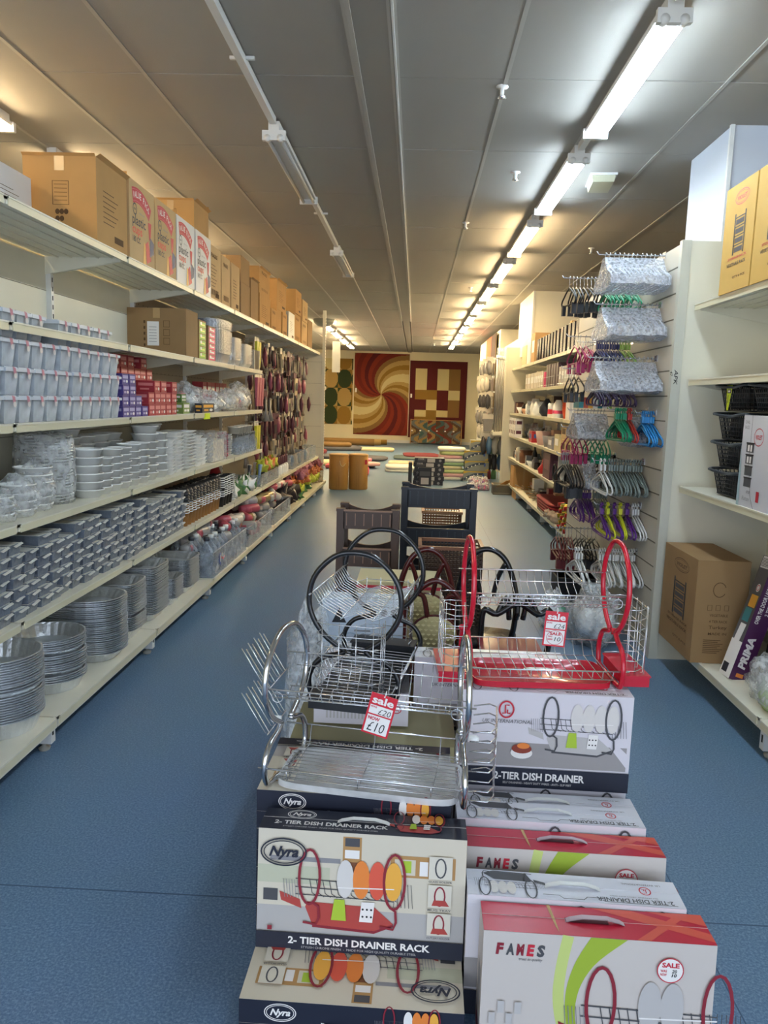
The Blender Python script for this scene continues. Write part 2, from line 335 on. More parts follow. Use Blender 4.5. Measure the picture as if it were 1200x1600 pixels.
# ================================================================ shelving
XL = -1.64          # front edge of the left shelves
LV = [(2.30, .46), (1.815, .46), (1.405, .46), (.987, .46), (.565, .46)]
def shelf_mesh(name, par, X, s, depth, y0, y1, z, thick=.03):
    """s = +1 when the goods face +X"""
    xa, xb = sorted((X, X-s*depth)); f = MB(); f.box(xa, y0+.004, z-.012, xb, y1-.004, z, SHELF)
    f.box(*sorted((X-s*.012, X)), 0, 0, 0, SHELF) if False else None
    f.box(min(X, X-s*.012), y0+.004, z-thick, max(X, X-s*.012), y1-.004, z+.003, SHELF)
    for y in (y0+.005, y1-.02):      # tapering brackets under the shelf
        a = (X-s*.03, y, z-.012); b = (X-s*depth, y, z-.012); c = (X-s*depth, y, z-.11); d = (X-s*.03, y, z-.03)
        vs = [a, b, c, d]+[(q[0], q[1]+.006, q[2]) for q in (a, b, c, d)]
        f.add(vs, [(0, 1, 2, 3), (7, 6, 5, 4), (0, 4, 5, 1), (1, 5, 6, 2), (2, 6, 7, 3), (3, 7, 4, 0)], SHELF)
    for q in range(1, 6):            # pressed ribs on the underside
        x_ = X-s*depth*q/6; f.box(x_-.004, y0+.02, z-.018, x_+.004, y1-.02, z-.012, SHELF)
    o = f.build(name, par)
    g = MB(); xo = X+s*.004; g.box(min(X, xo), y0+.018, z-.034, max(X, xo), y1-.018, z+.002, mat('price_rail', '#d8d2b4', .35)); g.box(min(X, xo+s*.003), y0+.018, z-.004, max(X, xo+s*.003), y1-.018, z+.003, SHELF)
    g.build('price_rail', o)
    return o
def bay(name, label, X, s, y0, y1, levels, zbase, backz, upz, depth=.46, basef=.14, group=None, peg=False, foot=True):
    o = thing(name, label, 'shelving', (0, 0, 0), 0, group)
    xb = X-s*depth
    f = MB(); f.box(min(xb, xb-s*.02), y0+.002, .08, max(xb, xb-s*.02), y1-.002, backz, mat('pegboard', '#a79a82', .6) if peg else PANEL)
    nn = int((backz-.1)/.4)
    for k in range(1, nn+1): f.box(min(xb, xb+s*.002), y0, .1+.4*k, max(xb, xb+s*.002), y1, .1+.4*k+.003, mat('panel_joint', '#847c6a', .8))
    if peg:
        for k in range(14):
            for j in range(int((y1-y0)/.1)): f.box(min(xb, xb+s*.001), y0+.05+j*.1, .9+.1*k, max(xb, xb+s*.001), y0+.06+j*.1, .908+.1*k, DARKM)
    f.build('back_panel', o)
    f = MB(); f.box(min(xb, xb+s*.03), y0-.015, 0, max(xb, xb+s*.03), y0+.015, upz, WHITEM)
    for k in range(int(upz/.05)-2): f.box(min(xb+s*.03, xb+s*.0315), y0-.004, .1+.05*k, max(xb+s*.03, xb+s*.0315), y0+.004, .125+.05*k, DARKM)
    f.build('upright', o)
    for z, d in levels: shelf_mesh('shelf', o, X, s, d, y0, y1, z)
    Xb = X+s*basef
    b = shelf_mesh('base_shelf', o, Xb, s, depth+basef, y0, y1, zbase, .045)
    if foot:
        f = MB(); f.box(min(Xb-s*.02, xb), y0-.02, .035, max(Xb-s*.02, xb), y0+.02, zbase-.03, WHITEM); f.box(min(Xb-s*.02, Xb-s*.0185), y0-.008, .07, max(Xb-s*.02, Xb-s*.0185), y0+.004, .105, DARKM)
        f.lathe([(.022, 0), (.026, .012), (.01, .02), (.01, .04)], mat('foot_pad', '#9a978d', .5), 12, TR(Xb-s*.06, y0, 0)); f.build('foot', o)
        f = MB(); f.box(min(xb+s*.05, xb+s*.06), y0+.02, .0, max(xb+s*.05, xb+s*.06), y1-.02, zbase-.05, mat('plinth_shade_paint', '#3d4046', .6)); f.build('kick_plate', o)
    return o
JL = [1.84, 3.10, 4.39, 5.68, 6.95, 8.24, 9.50, 10.72, 11.93, 13.15]
lbl = ['beside the viewer, half out of view', 'holding clear tubs and foil tubs, nearest fully seen', 'with purple boxes and white bowl stacks', 'with the labelled carton and brown paper cups', 'with bagged packs and foil trays near the top', 'where the pegged goods begin', 'pegged with dark hair goods, second pegboard part', 'pegged with wrapped goods, third pegboard part', 'at the far end with a slotted end upright']
for i in range(9):
    lv = LV if i < 5 else [LV[0], LV[4]]
    bay('shelving_bay', 'cream left aisle shelving bay '+lbl[i], XL, 1, JL[i], JL[i+1], lv, .15, 2.28, 2.72, peg=i >= 3)
f = MB(); f.box(-2.12, 13.15, 0, -1.56, 13.19, 2.3, PANEL); f.box(-1.6, 13.14, 0, -1.55, 13.2, 3.0, SHELF)
for k in range(56): f.box(-1.549, 13.15, .1+.05*k, -1.548, 13.165, .125+.05*k, DARKM)
for k in range(6): f.box(-2.1, 13.138, .35+.36*k, -1.6, 13.14, .353+.36*k, mat('panel_joint', '#847c6a', .8))
tag(f.build('end_panel'), 'cream slotted end panel closing the far end of the left shelving', 'panel')
f = MB(); f.box(-1.645, 5.96, 1.358, -1.63, 6.1, 1.405, mat('neon_label', '#d9ef2c', .5)); tag(f.build('price_label'), 'neon yellow price label clipped to the middle left shelf', 'label')

# ---------------------------------------------------------------- cartons
def carton(name, label, cat, x1, y0, z0, d, w_, h, m=None, group=None, flaps=None, prints=(), tape=True, rz=0.):
    """front (aisle) face at local x=0 looking +X, end face towards -Y"""
    o = thing(name, label, cat, (x1, y0, z0), rz, group); m = m or CARD
    f = MB(); f.box(-d, 0, 0, 0, w_, h, m)
    f.build('carton_body', o)
    if tape:
        f = MB(); f.box(-d/2-.025, -.0008, h-.07, -d/2+.025, w_+.0008, h+.0008, TAPE); f.build('tape', o)
    if flaps:
        f = MB(); a = flaps
        f.add([(-d, 0, h), (0, 0, h), (0, -a*.3, h+a*.25), (-d, -a*.3, h+a*.25)], [(0, 1, 2, 3)], m)
        f.add([(-d, w_, h), (0, w_, h), (0, w_+a*.2, h+a), (-d, w_+a*.1, h+a)], [(0, 1, 2, 3)], m)
        f.add([(0, 0, h), (0, w_, h), (a*.5, w_, h+a*.3), (a*.5, 0, h+a*.3)], [(0, 1, 2, 3)], m)
        f.build('flap', o)
    if prints:
        f = MB()
        A = Art((0, 0, 0), (0, 1, 0), (0, 0, 1), f); B = Art((-d, 0, 0), (1, 0, 0), (0, 0, 1), f)
        for fn in prints: fn(A, B, d, w_, h)
        f.build('printed_marks', o)
    return o
def pr_lines(A, B, d, w_, h):
    for k in range(7): A.rect(w_*.2, h*(.3+.06*k), w_*(.55+.2*((k*7) % 3)/3), h*(.31+.06*k), INK)
    A.rect(w_*.55, h*.12, w_*.85, h*.2, INK)
def pr_end(A, B, d, w_, h):
    B.line([(d*.4, h*.45), (d*.62, h*.45), (d*.62, h*.72), (d*.4, h*.72)], .004, INK, True)
    for k in range(5): B.line([(d*.42, h*(.5+.045*k)), (d*.6, h*(.5+.045*k))], .0025, INK)
    for k in range(5): B.ell(d*(.46+.06*(k % 3)), h*(.37-.08*(k//3)), .012, .014, INK, 10)
def pr_bar(A, B, d, w_, h):
    for k in range(12): A.rect(w_*(.2+.05*k), h*.15, w_*(.2+.05*k)+.006+.004*(k % 3), h*.25, INK)
    A.text('FRAGILE', w_*.2, h*.8, .03, w_*.5, INK)
def pr_cups(A, B, d, w_, h):
    pts = [(w_*(.12+.7*i/10), h*(.845-.012*(i-3)**2/4)) for i in range(11)]
    A.line(pts, .085, RED); A.line([(p[0], p[1]) for p in pts], .066, mat('banner_pink', '#d9707a', .5)); A.line(pts, .06, RED)
    for k, c in enumerate('VALUE PACK'):
        if c != ' ': A.text(c, w_*(.15+.064*k), h*(.82-.003*(k-3)**2), .035, w_*.05, WHITE)
    A.ring(w_*.2, h*.665, .03, .03, .007, NAVY); A.text('100', w_*.155, h*.652, .012, .034, NAVY); A.text('white cups', w_*.36, h*.63, .014, w_*.22, GREYP, 0)
    A.text('plastic', w_*.1, h*.48, .055, w_*.52, NAVY, .012); A.text('cups', w_*.1, h*.37, .05, w_*.38, mat('orange_red_print', '#e2563f', .5), .015); A.text('180 CC', w_*.1, h*.265, .032, w_*.3, NAVY, .015)
    A.poly([(w_*.72, h*.6), (w_*.86, h*.6), (w_*.82, h*.38), (w_*.76, h*.38)], RED); A.poly([(w_*.66, h*.06), (w_*.84, h*.12), (w_*.72, h*.36), (w_*.6, h*.3)], RED)
    A.poly([(w_*.78, h*.16), (w_*.95, h*.22), (w_*.97, h*.36), (w_*.8, h*.42)], mat('slate_print', '#4a5270', .5)); A.poly([(w_*.5, h*.02), (w_*.62, h*.02), (w_*.6, h*.3), (w_*.54, h*.32)], mat('sun_print', '#e0a84a', .4))
CUPW = mat('white_carton', '#d9d6d2', .45)
carton('carton', 'large brown carton on top of the left shelving, nearest one, with dark print marks', 'carton', -1.67, 4.06, 2.30, .38, .42, .43, CARD, flaps=.05, prints=(pr_end, pr_lines))
Z = 2.30
kl = CARD2
for y0, m, lb in ((4.52, kl, 'kraft carton of plastic cups, nearest of the four'), (4.96, kl, 'kraft carton of plastic cups, second of the four'), (5.40, CUPW, 'white carton of plastic cups, third of the four'), (5.86, CUPW, 'white carton of plastic cups, farthest of the four')):
    carton('cup_carton', lb, 'carton', -1.67, y0, Z, .40, .42, .46, m, prints=(pr_cups,), tape=False)
TB = [  # y0, w, d, z0, h, material, flaps, prints, where
 (6.34, .40, .40, 0, .46, CARD2, 0, (pr_lines, pr_bar), 'pale brown carton beside the white cup cartons, lower one'),
 (5.95, .40, .36, .462, .22, CARD, .05, (pr_end,), 'open brown carton lying across the cartons behind the white cup cartons'),
 (6.76, .30, .38, 0, .44, CARD2, 0, (pr_bar,), 'narrow pale carton second from the cup cartons'),
 (7.08, .32, .38, 0, .43, CARD2, 0, (pr_lines,), 'pale carton third from the cup cartons, printed with fine lines'),
 (7.46, .40, .36, 0, .32, CARD3, 0, (), 'dull brown lower carton in the first stack of two'),
 (7.46, .38, .34, .322, .24, CARD3, 0, (), 'dull brown upper carton in the first stack of two'),
 (7.92, .36, .34, 0, .42, CARD3, .04, (pr_end,), 'dull brown carton with raised flap before the tall stack'),
 (8.34, .60, .40, 0, .34, CARD, 0, (pr_lines,), 'ochre lower carton of the tall stack'),
 (8.34, .58, .38, .342, .26, CARD, .04, (pr_bar,), 'ochre upper carton of the tall stack, flaps open'),
 (9.02, .34, .36, 0, .26, CARD, 0, (pr_bar,), 'small ochre carton between the tall stack and the big one'),
 (9.44, .66, .40, .302, .34, CARD, .05, (pr_lines,), 'big ochre carton set on two smaller ones'),
 (9.44, .32, .38, 0, .30, CARD, 0, (pr_end,), 'small carton carrying the big ochre one, nearer'),
 (9.80, .34, .38, 0, .30, CARD, 0, (pr_bar,), 'small carton carrying the big ochre one, farther'),
 (10.22, .50, .34, 0, .36, mat('grey_carton', '#a9ada6', .4), 0, (pr_lines,), 'pale grey shiny carton amid the brown ones'),
 (10.80, .55, .40, 0, .40, CARD, 0, (pr_bar,), 'lower ochre carton of the farthest stack but one'),
 (10.80, .52, .40, .402, .32, CARD, 0, (pr_lines,), 'upper ochre carton of the farthest stack but one'),
 (11.42, .55, .38, 0, .36, CARD2, 0, (pr_bar,), 'lower pale carton in the farthest stack on top'),
 (11.42, .52, .38, .362, .30, CARD2, 0, (pr_lines,), 'upper pale carton in the farthest stack on top'),
 (12.05, .5, .38, 0, .44, CARD3, 0, (pr_end,), 'last dull carton at the far end on top')]
for y0, w_, d, z0, h, m, fl, pr, lb in TB:
    carton('carton', lb, 'carton', -1.69-.02*R(), y0, Z+z0, d, w_, h, m, flaps=fl or None, prints=pr)
# grey and white things at the left edge behind the large carton
carton('storage_tub', 'grey lidded tub at the left edge on top of the shelving', 'tub', -1.93, 2.9, Z, .17, .62, .2, mat('grey_tub', '#8d8c8a', .5), tape=False)
carton('carton', 'pale carton partly hidden left of the large brown carton', 'carton', -1.98, 3.6, Z, .12, .4, .3, CUPW, prints=(pr_lines,))
# second shelf from the top
def pr_tag(A, B, d, w_, h):
    B.rect(d*.34, h*.22, d*.54, h*.72, WHITE)
    for k in range(6): B.rect(d*.37, h*(.3+.06*k), d*.5, h*(.31+.06*k), GREYP)
    for k in range(3): B.line([(d*.62, h*(.25+.18*k)), (d*.72, h*(.25+.18*k)), (d*.72, h*(.38+.18*k)), (d*.62, h*(.38+.18*k))], .004, INK, True)
    for k in range(5): B.rect(d*.28, h*(.2+.12*k), d*.31, h*(.26+.12*k), INK)
carton('carton', 'brown carton with a white address label on the second shelf', 'carton', -1.67, 5.6, 1.815, .43, .3, .34, CARD3, prints=(pr_tag,))
def pr_rows(col, col2, n=6):
    def g(A, B, d, w_, h):
        for k in range(n):
            A.rect(w_*.06, h*(.04+.94*k/n), w_*.94, h*(.04+.94*(k+.86)/n), col)
            A.rect(w_*.2, h*(.04+.94*(k+.3)/n), w_*.8, h*(.04+.94*(k+.55)/n), col2)
            A.ell(w_*.3, h*(.04+.94*(k+.6)/n), w_*.12, h*.04, WHITE, 10)
    return g
carton('display_box', 'open display box of bright green packs beside the labelled carton', 'box', -1.67, 5.93, 1.815, .40, .20, .30, CARD3, prints=(pr_rows(mat('lime_pack', '#7fb52c', .4), mat('leaf_pack', '#dfe96a', .4)),), tape=False)
carton('display_box', 'open display box of hot pink packs beside the green ones', 'box', -1.67, 6.2, 1.815, .40, .22, .28, CARD3, prints=(pr_rows(mat('hot_pink_pack', '#d6336c', .4), WHITE),), tape=False)

# ---------------------------------------------------------------- foil trays, nested one in another
def tray_mesh(a, b, p, depth, key, n=56, flute=.985, taper=.84, m=None):
    m = m or FOIL; f = MB(); o = outline(n, a, b, p); R_ = []
    R_.append([(x*1.0, y*1.0, -.0012) for x, y in o]); R_.append([(x*1.05, y*1.05, -.0016) for x, y in o]); R_.append([(x*1.05, y*1.05, .0008) for x, y in o]); R_.append([(x, y, .001) for x, y in o])
    R_.append([(x*(.985 if i % 2 else .985*flute+.0), y*(.985 if i % 2 else .985*flute), -.008) for i, (x, y) in enumerate(o)])
    R_.append([(x*taper*(1.0 if i % 2 else flute), y*taper*(1.0 if i % 2 else flute), -depth) for i, (x, y) in enumerate(o)])
    f.loft(R_[:4], m, False); f.loft(R_[3:], m, False, cap1=True)
    return f.build('foil_tray')
def foil_stack(where, x, y, z, a, b, p, depth, pitch, n, m=None, gaps=()):
    t = tray_mesh(a, b, p, depth, where, m=m, n=56 if n > 15 else 40); t.location = (x, y, z+depth)
    shp = 'round' if p < 2.2 and abs(a-b) < .03 else ('oval' if p < 3 else 'oblong')
    tag(t, '%s foil tray in the stack %s' % (shp, where), 'foil tray', 'foil trays in the stack '+where)
    zz = z+depth
    for k in range(1, n):
        zz += pitch*(2.2 if k in gaps else 1)
        c = t.copy(); COL.objects.link(c); c.location = (x+(R()-.5)*.005, y+(R()-.5)*.005, zz)
        if k == n-1:
            c['label'] = 'topmost %s foil tray, stack %s' % (shp, where); del c['group']
foil_stack('standing nearest on the bottom left shelf', -1.69, 2.98, .151, .172, .172, 2, .075, .0105, 24, gaps=(11,))
foil_stack('second along the bottom left shelf', -1.71, 3.46, .151, .167, .162, 2, .06, .0105, 18, gaps=(4, 12))
foil_stack('of tall ovals on the bottom left shelf', -1.74, 3.90, .151, .225, .16, 2.6, .05, .0105, 28)
foil_stack('of deep oblongs beside the ovals', -1.76, 4.27, .151, .205, .14, 5, .06, .0105, 25, gaps=(8,))
foil_stack('tallest of the oblongs', -1.76, 4.66, .151, .205, .16, 6, .05, .0108, 28)
foil_stack('between the tall oblongs and the last', -1.74, 5.01, .151, .185, .115, 6, .05, .0088, 16)
foil_stack('last before the clear bins', -1.75, 5.37, .151, .195, .16, 6, .05, .0088, 23)
foil_stack('out of frame beside the nearest round ones', -1.66, 2.56, .151, .14, .14, 2, .06, .0088, 20)
foil_stack('on the second shelf beside the pink packs', -1.86, 6.78, 1.816, .20, .27, 4, .09, .0105, 26, gaps=(19,))
foil_stack('on the second shelf, the narrower one', -1.84, 7.26, 1.816, .17, .16, 5, .06, .0105, 20)
foil_stack('on the second shelf under the card lids', -1.84, 7.70, 1.816, .17, .2, 6, .05, .0105, 18)
for k in range(5):
    f = MB(); f.box(-.17, -.04, 0, 0, .04, .2, mat('card_lid', '#b9ad97', .7)); tag(f.build('card_lid_bundle', None, (-1.66, 8.0+.01+.05*k-.12+.05*k if False else 7.96+.05*k, 1.817)), 'bundle of pale card lids standing at the end of the second shelf', 'card lids', 'card lid bundles at the shelf end')

# ---------------------------------------------------------------- clear tubs with stickers
def tub():
    o = thing('storage_tub', '', 'tub'); f = MB()
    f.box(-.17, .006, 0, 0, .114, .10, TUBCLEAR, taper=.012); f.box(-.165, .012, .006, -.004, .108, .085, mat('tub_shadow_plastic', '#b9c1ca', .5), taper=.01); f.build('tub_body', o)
    f = MB(); f.box(-.178, -.002, .098, .008, .122, .112, mat('frosted_lid', '#cfd6de', .3)); f.box(-.165, .01, .112, -.005, .11, .117, mat('frosted_lid', '#cfd6de', .3)); f.build('lid', o)
    f = MB(); A = Art((.0085, 0, 0), (0, 1, 0), (0, 0, 1), f); A.poly([(.05, .118), (.075, .112), (.082, .085), (.06, .085)], mat('sticker_pink', '#c98795', .5)); A.ell(.072, .08, .012, .012, mat('sticker_cream', '#d8cfc9', .5), 12); f.build('sticker', o)
    return o
tubp = Once(tub())
def tubcol(y, n, x=-1.68, z0=1.405, grp='clear lidded tubs stacked on the middle shelf'):
    for k in range(n): tubp((x+(R()-.5)*.012, y+(R()-.5)*.006, z0+k*.118), 0, 'small clear lidded tub with a pink sticker, in the '+('stacked rows on the middle shelf' if z0 > 1.3 else 'short stacks one shelf lower'), grp)
for k, n in enumerate((4, 4, 4, 4, 4, 4, 4, 4, 4, 4, 3)): tubcol(2.98+.126*k, n if k not in (4,) else 3)
for k in range(4): tubcol(3.0+.13*k, 4, -1.9)
for k in range(5): tubcol(2.45+.13*k if k < 4 else 2.86, 2, -1.68, .987, 'clear lidded tubs at the frame edge one shelf lower')

# ---------------------------------------------------------------- purple and red boxes
def small_box(name, label, cat, loc, d, w_, h, m, m2, group):
    o = MB(); o.box(-d, 0, 0, 0, w_, h, m); A = Art((0, 0, 0), (0, 1, 0), (0, 0, 1), o); A.rect(w_*.1, h*.55, w_*.9, h*.85, m2); A.rect(w_*.15, h*.2, w_*.5, h*.4, m2); A.ell(w_*.72, h*.3, w_*.14, h*.14, WHITE, 10)
    B = Art((-d, 0, 0), (1, 0, 0), (0, 0, 1), o); B.rect(d*.1, h*.55, d*.9, h*.8, m2); B.rect(d*.2, h*.2, d*.7, h*.35, m2)
    b = o.build(name); b.location = loc; tag(b, label, cat, group); return b
VIO = mat('violet_box', '#4c3f86', .45); VIO2 = mat('violet_box_print', '#a9a6cc', .45); RBX = mat('red_box', '#a8323a', .45); RBX2 = mat('red_box_print', '#d98a86', .45)
pb = small_box('purple_box', 'small purple box in the stacks on the middle shelf', 'box', (-1.7, 4.46, 1.405), .1, .1, .062, VIO, VIO2, 'purple boxes on the middle shelf')
rb = small_box('red_box', 'small red box in the stacks on the middle shelf', 'box', (-1.7, 5.0, 1.405), .12, .11, .074, RBX, RBX2, 'red boxes on the middle shelf')
def copies(src, locs):
    src.location = locs[0]
    for l in locs[1:]:
        c = src.copy(); COL.objects.link(c); c.location = (l[0]+(R()-.5)*.008, l[1]+(R()-.5)*.006, l[2])
copies(pb, [(-1.69-.11*r_, 4.42+.104*c, 1.405+.063*k) for r_ in range(2) for c, n in enumerate(([4, 4, 2, 1], [5, 4, 3, 3])[r_]) for k in range(n)])
copies(rb, [(-1.69-.13*r_, (4.86, 4.62)[r_]+.114*c, 1.405+.075*k) for r_ in range(2) for c, n in enumerate(([2, 3, 3, 2, 3], [5, 5, 5, 4, 5, 4])[r_]) for k in range(n)])

# ---------------------------------------------------------------- bags, bottles and other loose goods
def blob(f, cx, cy, cz, a, b, c, m, seed=0, n=14, k=8, amp=.12, flat=True):
    rnd = random.Random(seed); rings = []
    ph = [rnd.random()*6 for _ in range(6)]
    for i in range(k+1):
        t = -PI/2+PI*i/k; ring = []
        for j in range(n):
            u = 2*PI*j/n; q = 1+amp*(math.sin(3*u+ph[0]+2*t)+math.sin(5*u+ph[1]-3*t)+math.sin(7*t+ph[2]+u))*.5+amp*.5*(rnd.random()-.5)
            z = math.sin(t)*q; z = max(z, -.75) if flat else z
            ring.append((cx+a*math.cos(t)*math.cos(u)*q, cy+b*math.cos(t)*math.sin(u)*q, cz+c*(z+(.75 if flat else 0))))
        rings.append(ring)
    f.loft(rings, m, True)
def bag(name, label, loc, a, b, c, inner, seed, group=None, skin=None, cat='bag'):
    o = thing(name, label, cat, loc, 0, group); f = MB()
    rnd = random.Random(seed)
    for q in range(7): blob(f, (rnd.random()-.5)*a, (rnd.random()-.5)*b, rnd.random()*c*.6, a*.42, b*.42, c*.42, inner[q % len(inner)], seed+q, 9, 5)
    f.build('contents', o); f = MB(); blob(f, 0, 0, 0, a, b, c, skin or CLEAR, seed, 18, 12, .2); f.build('clear_wrap', o); return o
WG = mat('warm_white_plastic', '#cfc8ba', .4); SILV = mat('silver_pack', '#a9a9ac', .25, .6)
bag('bagged_pack', 'crumpled clear bag of pale packs on the middle shelf beside the red boxes', (-1.84, 6.15, 1.405), .13, .22, .13, [SILV, OFFW, RBX2], 3)
bag('bagged_pack', 'clear bag of plastic cutlery next to the navy packet', (-1.8, 6.72, 1.405), .12, .2, .1, [OFFW, SILV], 4)
bag('bagged_pack', 'clear bag heaped with white pieces, second last on the middle shelf', (-1.78, 7.22, 1.405), .12, .24, .11, [OFFW, WG], 5)
bag('bagged_pack', 'tall clear bag of white pieces at the end of the middle shelf', (-1.8, 7.75, 1.405), .13, .22, .15, [OFFW, WG, RBX2], 6)
small_box('green_packet', 'green and white packet beside the red boxes', 'packet', (-1.7, 5.62, 1.405), .12, .16, .08, mat('green_packet', '#7d9448', .5), WHITE, None)
small_box('green_packet', 'smaller leafy green packet lying on the other packet', 'packet', (-1.72, 5.64, 1.487), .1, .12, .06, mat('leaf_green', '#4f7a35', .5), WHITE, None)
small_box('navy_packet', 'navy packet with gold end in front of the clear bags', 'packet', (-1.665, 6.0, 1.405), .06, .36, .075, NAVY, YELLOWP, None)
cb = small_box('red_carton', 'red striped box at the back of the middle shelf end', 'box', (-1.92, 7.2, 1.405), .1, .13, .26, RBX, WG, 'red striped boxes at the back of the middle shelf'); copies(cb, [(-1.95, 7.05+.15*k, 1.405) for k in range(6)])

# ---------------------------------------------------------------- white bowls and tubs
def bowl(r, h, p=2., m=None, name='foam_bowl', taper=.78, lid=False):
    f = MB(); m = m or OFFW; f.lathe([(r*taper, 0), (r*.97, h*.86), (r*1.04, h*.86), (r*1.04, h), (r*.96, h)], m, 22 if p < 3 else 24, cap0=True, a=1, b=1, p=p, smooth=p < 3)
    if lid: f.lathe([(r*.96, h), (r*.9, h*1.02)], m, 24, cap1=True, p=p)
    else: f.lathe([(r*.96, h), (r*.72, h*.25)], m, 22 if p < 3 else 24, cap1=True, p=p)
    return f.build(name)
BW = {}
def bowl_stack(x, y, z0, r, ztop, pitch, p=2., kind='bowl', where='', m=None, lid=False):
    key = (round(r, 3), pitch, p, m.name if m else '', lid)
    n = max(1, int((ztop-z0)/pitch)); lb = 'white %s in the stack %s' % (kind, where)
    for k in range(n):
        if key in BW: o = BW[key].copy(); COL.objects.link(o)
        else: o = bowl(r, pitch*1.05, p, m, kind.replace(' ', '_').replace('-', '_'), lid=lid); BW[key] = o
        o.location = (x+(R()-.5)*.006, y+(R()-.5)*.006, z0+k*pitch); tag(o, lb, kind.split()[-1], 'white %ss in the stack %s' % (kind, where))
Z3 = .987
S3 = [(-1.77, 3.16, .075, 1.10, .036, 2, 'foam bowl', 'lying lowest at the shelf joint'), (-1.76, 3.33, .08, 1.155, .036, 2, 'foam bowl', 'second from the shelf joint'),
 (-1.78, 3.52, .085, 1.20, .034, 2, 'foam bowl', 'in front of the tall wrapped plates'), (-1.94, 3.30, .09, 1.22, .04, 2, 'foam bowl', 'behind the first bowls'),
 (-1.74, 4.03, .08, 1.245, .043, 2, 'foam bowl', 'right after the wrapped plates'), (-1.74, 4.19, .07, 1.225, .04, 2, 'foam bowl', 'second after the wrapped plates'),
 (-1.74, 4.335, .068, 1.23, .04, 2, 'foam bowl', 'third after the wrapped plates'), (-1.74, 4.48, .068, 1.25, .04, 2, 'foam bowl', 'fourth after the wrapped plates'),
 (-1.74, 4.625, .07, 1.24, .042, 2, 'foam bowl', 'fifth after the wrapped plates'), (-1.74, 4.78, .07, 1.265, .042, 2, 'foam bowl', 'before the tall cylinder'),
 (-1.92, 4.16, .085, 1.345, .044, 2, 'deep bowl', 'at the back, first of four'), (-1.92, 4.36, .085, 1.335, .044, 2, 'deep bowl', 'at the back, second of four'),
 (-1.92, 4.56, .085, 1.33, .044, 2, 'deep bowl', 'at the back, third of four'), (-1.92, 4.76, .085, 1.325, .044, 2, 'deep bowl', 'at the back, fourth of four'),
 (-1.76, 4.96, .085, 1.36, .05, 2, 'deep bowl', 'forming the tall cylinder'), (-1.74, 5.14, .07, 1.29, .05, 2, 'deep bowl', 'beside the tall cylinder'),
 (-1.84, 5.30, .08, 1.37, .05, 2, 'deep bowl', 'forming the second tall cylinder'), (-1.74, 5.32, .06, 1.25, .022, 4, 'square dish', 'below the second cylinder'),
 (-1.76, 5.50, .08, 1.28, .026, 6, 'square dish', 'first of the square ones'), (-1.78, 5.76, .11, 1.295, .024, 6, 'square dish', 'widest of the square ones'),
 (-1.76, 6.02, .075, 1.24, .03, 6, 'square dish', 'after the widest square ones'), (-1.76, 6.20, .065, 1.22, .03, 6, 'square dish', 'last of the square ones')]
for x, y, r, zt, pt, p, kd, wh in S3: bowl_stack(x, y, Z3, r, zt, pt, p, kd, wh)
bowl_stack(-1.86, 3.80, Z3, .13, 1.33, .0145, 2, 'foam plate', 'wrapped in clear plastic')
f = MB(); f.lathe([(.14, 0), (.15, .1), (.148, .25), (.14, .34), (.05, .36)], CLEAR, 20, None, True, True, True); tag(f.build('plate_wrap', None, (-1.86, 3.8, Z3)), 'clear wrap around the tall stack of white plates', 'plastic wrap')
for k, (x, y, r, h) in enumerate(((-1.77, 3.16, .092, .15), (-1.76, 3.33, .095, .19), (-1.78, 3.52, .1, .23))):
    f = MB(); blob(f, 0, 0, 0, r, r, h*.55, CLEAR, 40+k, 18, 10, .15); tag(f.build('bowl_wrap', None, (x, y, Z3)), 'crinkled clear wrap over the %s bowl stack by the shelf joint' % ('lowest', 'second', 'third')[k], 'plastic wrap')
# clear box-shaped bag, striped cups and bottles
f = MB(); f.box(-.3, 0, 0, 0, .46, .25, CLEAR); f.box(-.28, .02, .0, -.02, .44, .18, WG); tag(f.build('bagged_trays', None, (-1.67, 6.35, Z3)), 'clear bag with pale trays standing on the white bowl shelf', 'bag')
bowl_stack(-1.75, 6.98, Z3, .05, 1.22, .017, 2, 'striped cup', 'with magenta rims', mat('magenta_cup', '#b03a6a', .4))
bowl_stack(-1.75, 7.12, Z3, .05, 1.2, .017, 2, 'plain cup', 'next to the magenta cups', WHT)
def bottle(r, h, m, cap, name='bottle'):
    f = MB(); f.lathe([(r*.9, 0), (r, .01), (r, h*.6), (r*.45, h*.75), (r*.35, h*.85)], m, 14, cap0=True); f.lathe([(r*.42, h*.85), (r*.42, h)], cap, 12, cap0=True, cap1=True); return f.build(name)
bt = bottle(.035, .2, SMOKE, mat('grey_cap', '#77736c', .4)); tag(bt, 'clear bottle standing at the end of the bowl shelf', 'bottle', 'clear bottles at the end of the bowl shelf')
copies(bt, [(-1.7-.09*r_, 7.32+.1*k, Z3) for r_ in range(2) for k in range(9)])
jb = bowl(.06, .07, 2., WG, 'jar'); tag(jb, 'squat pale jar in front of the clear bottles', 'jar', 'squat jars at the shelf end'); copies(jb, [(-1.72, 7.3+.14*k, Z3+.2) for k in range(5)])

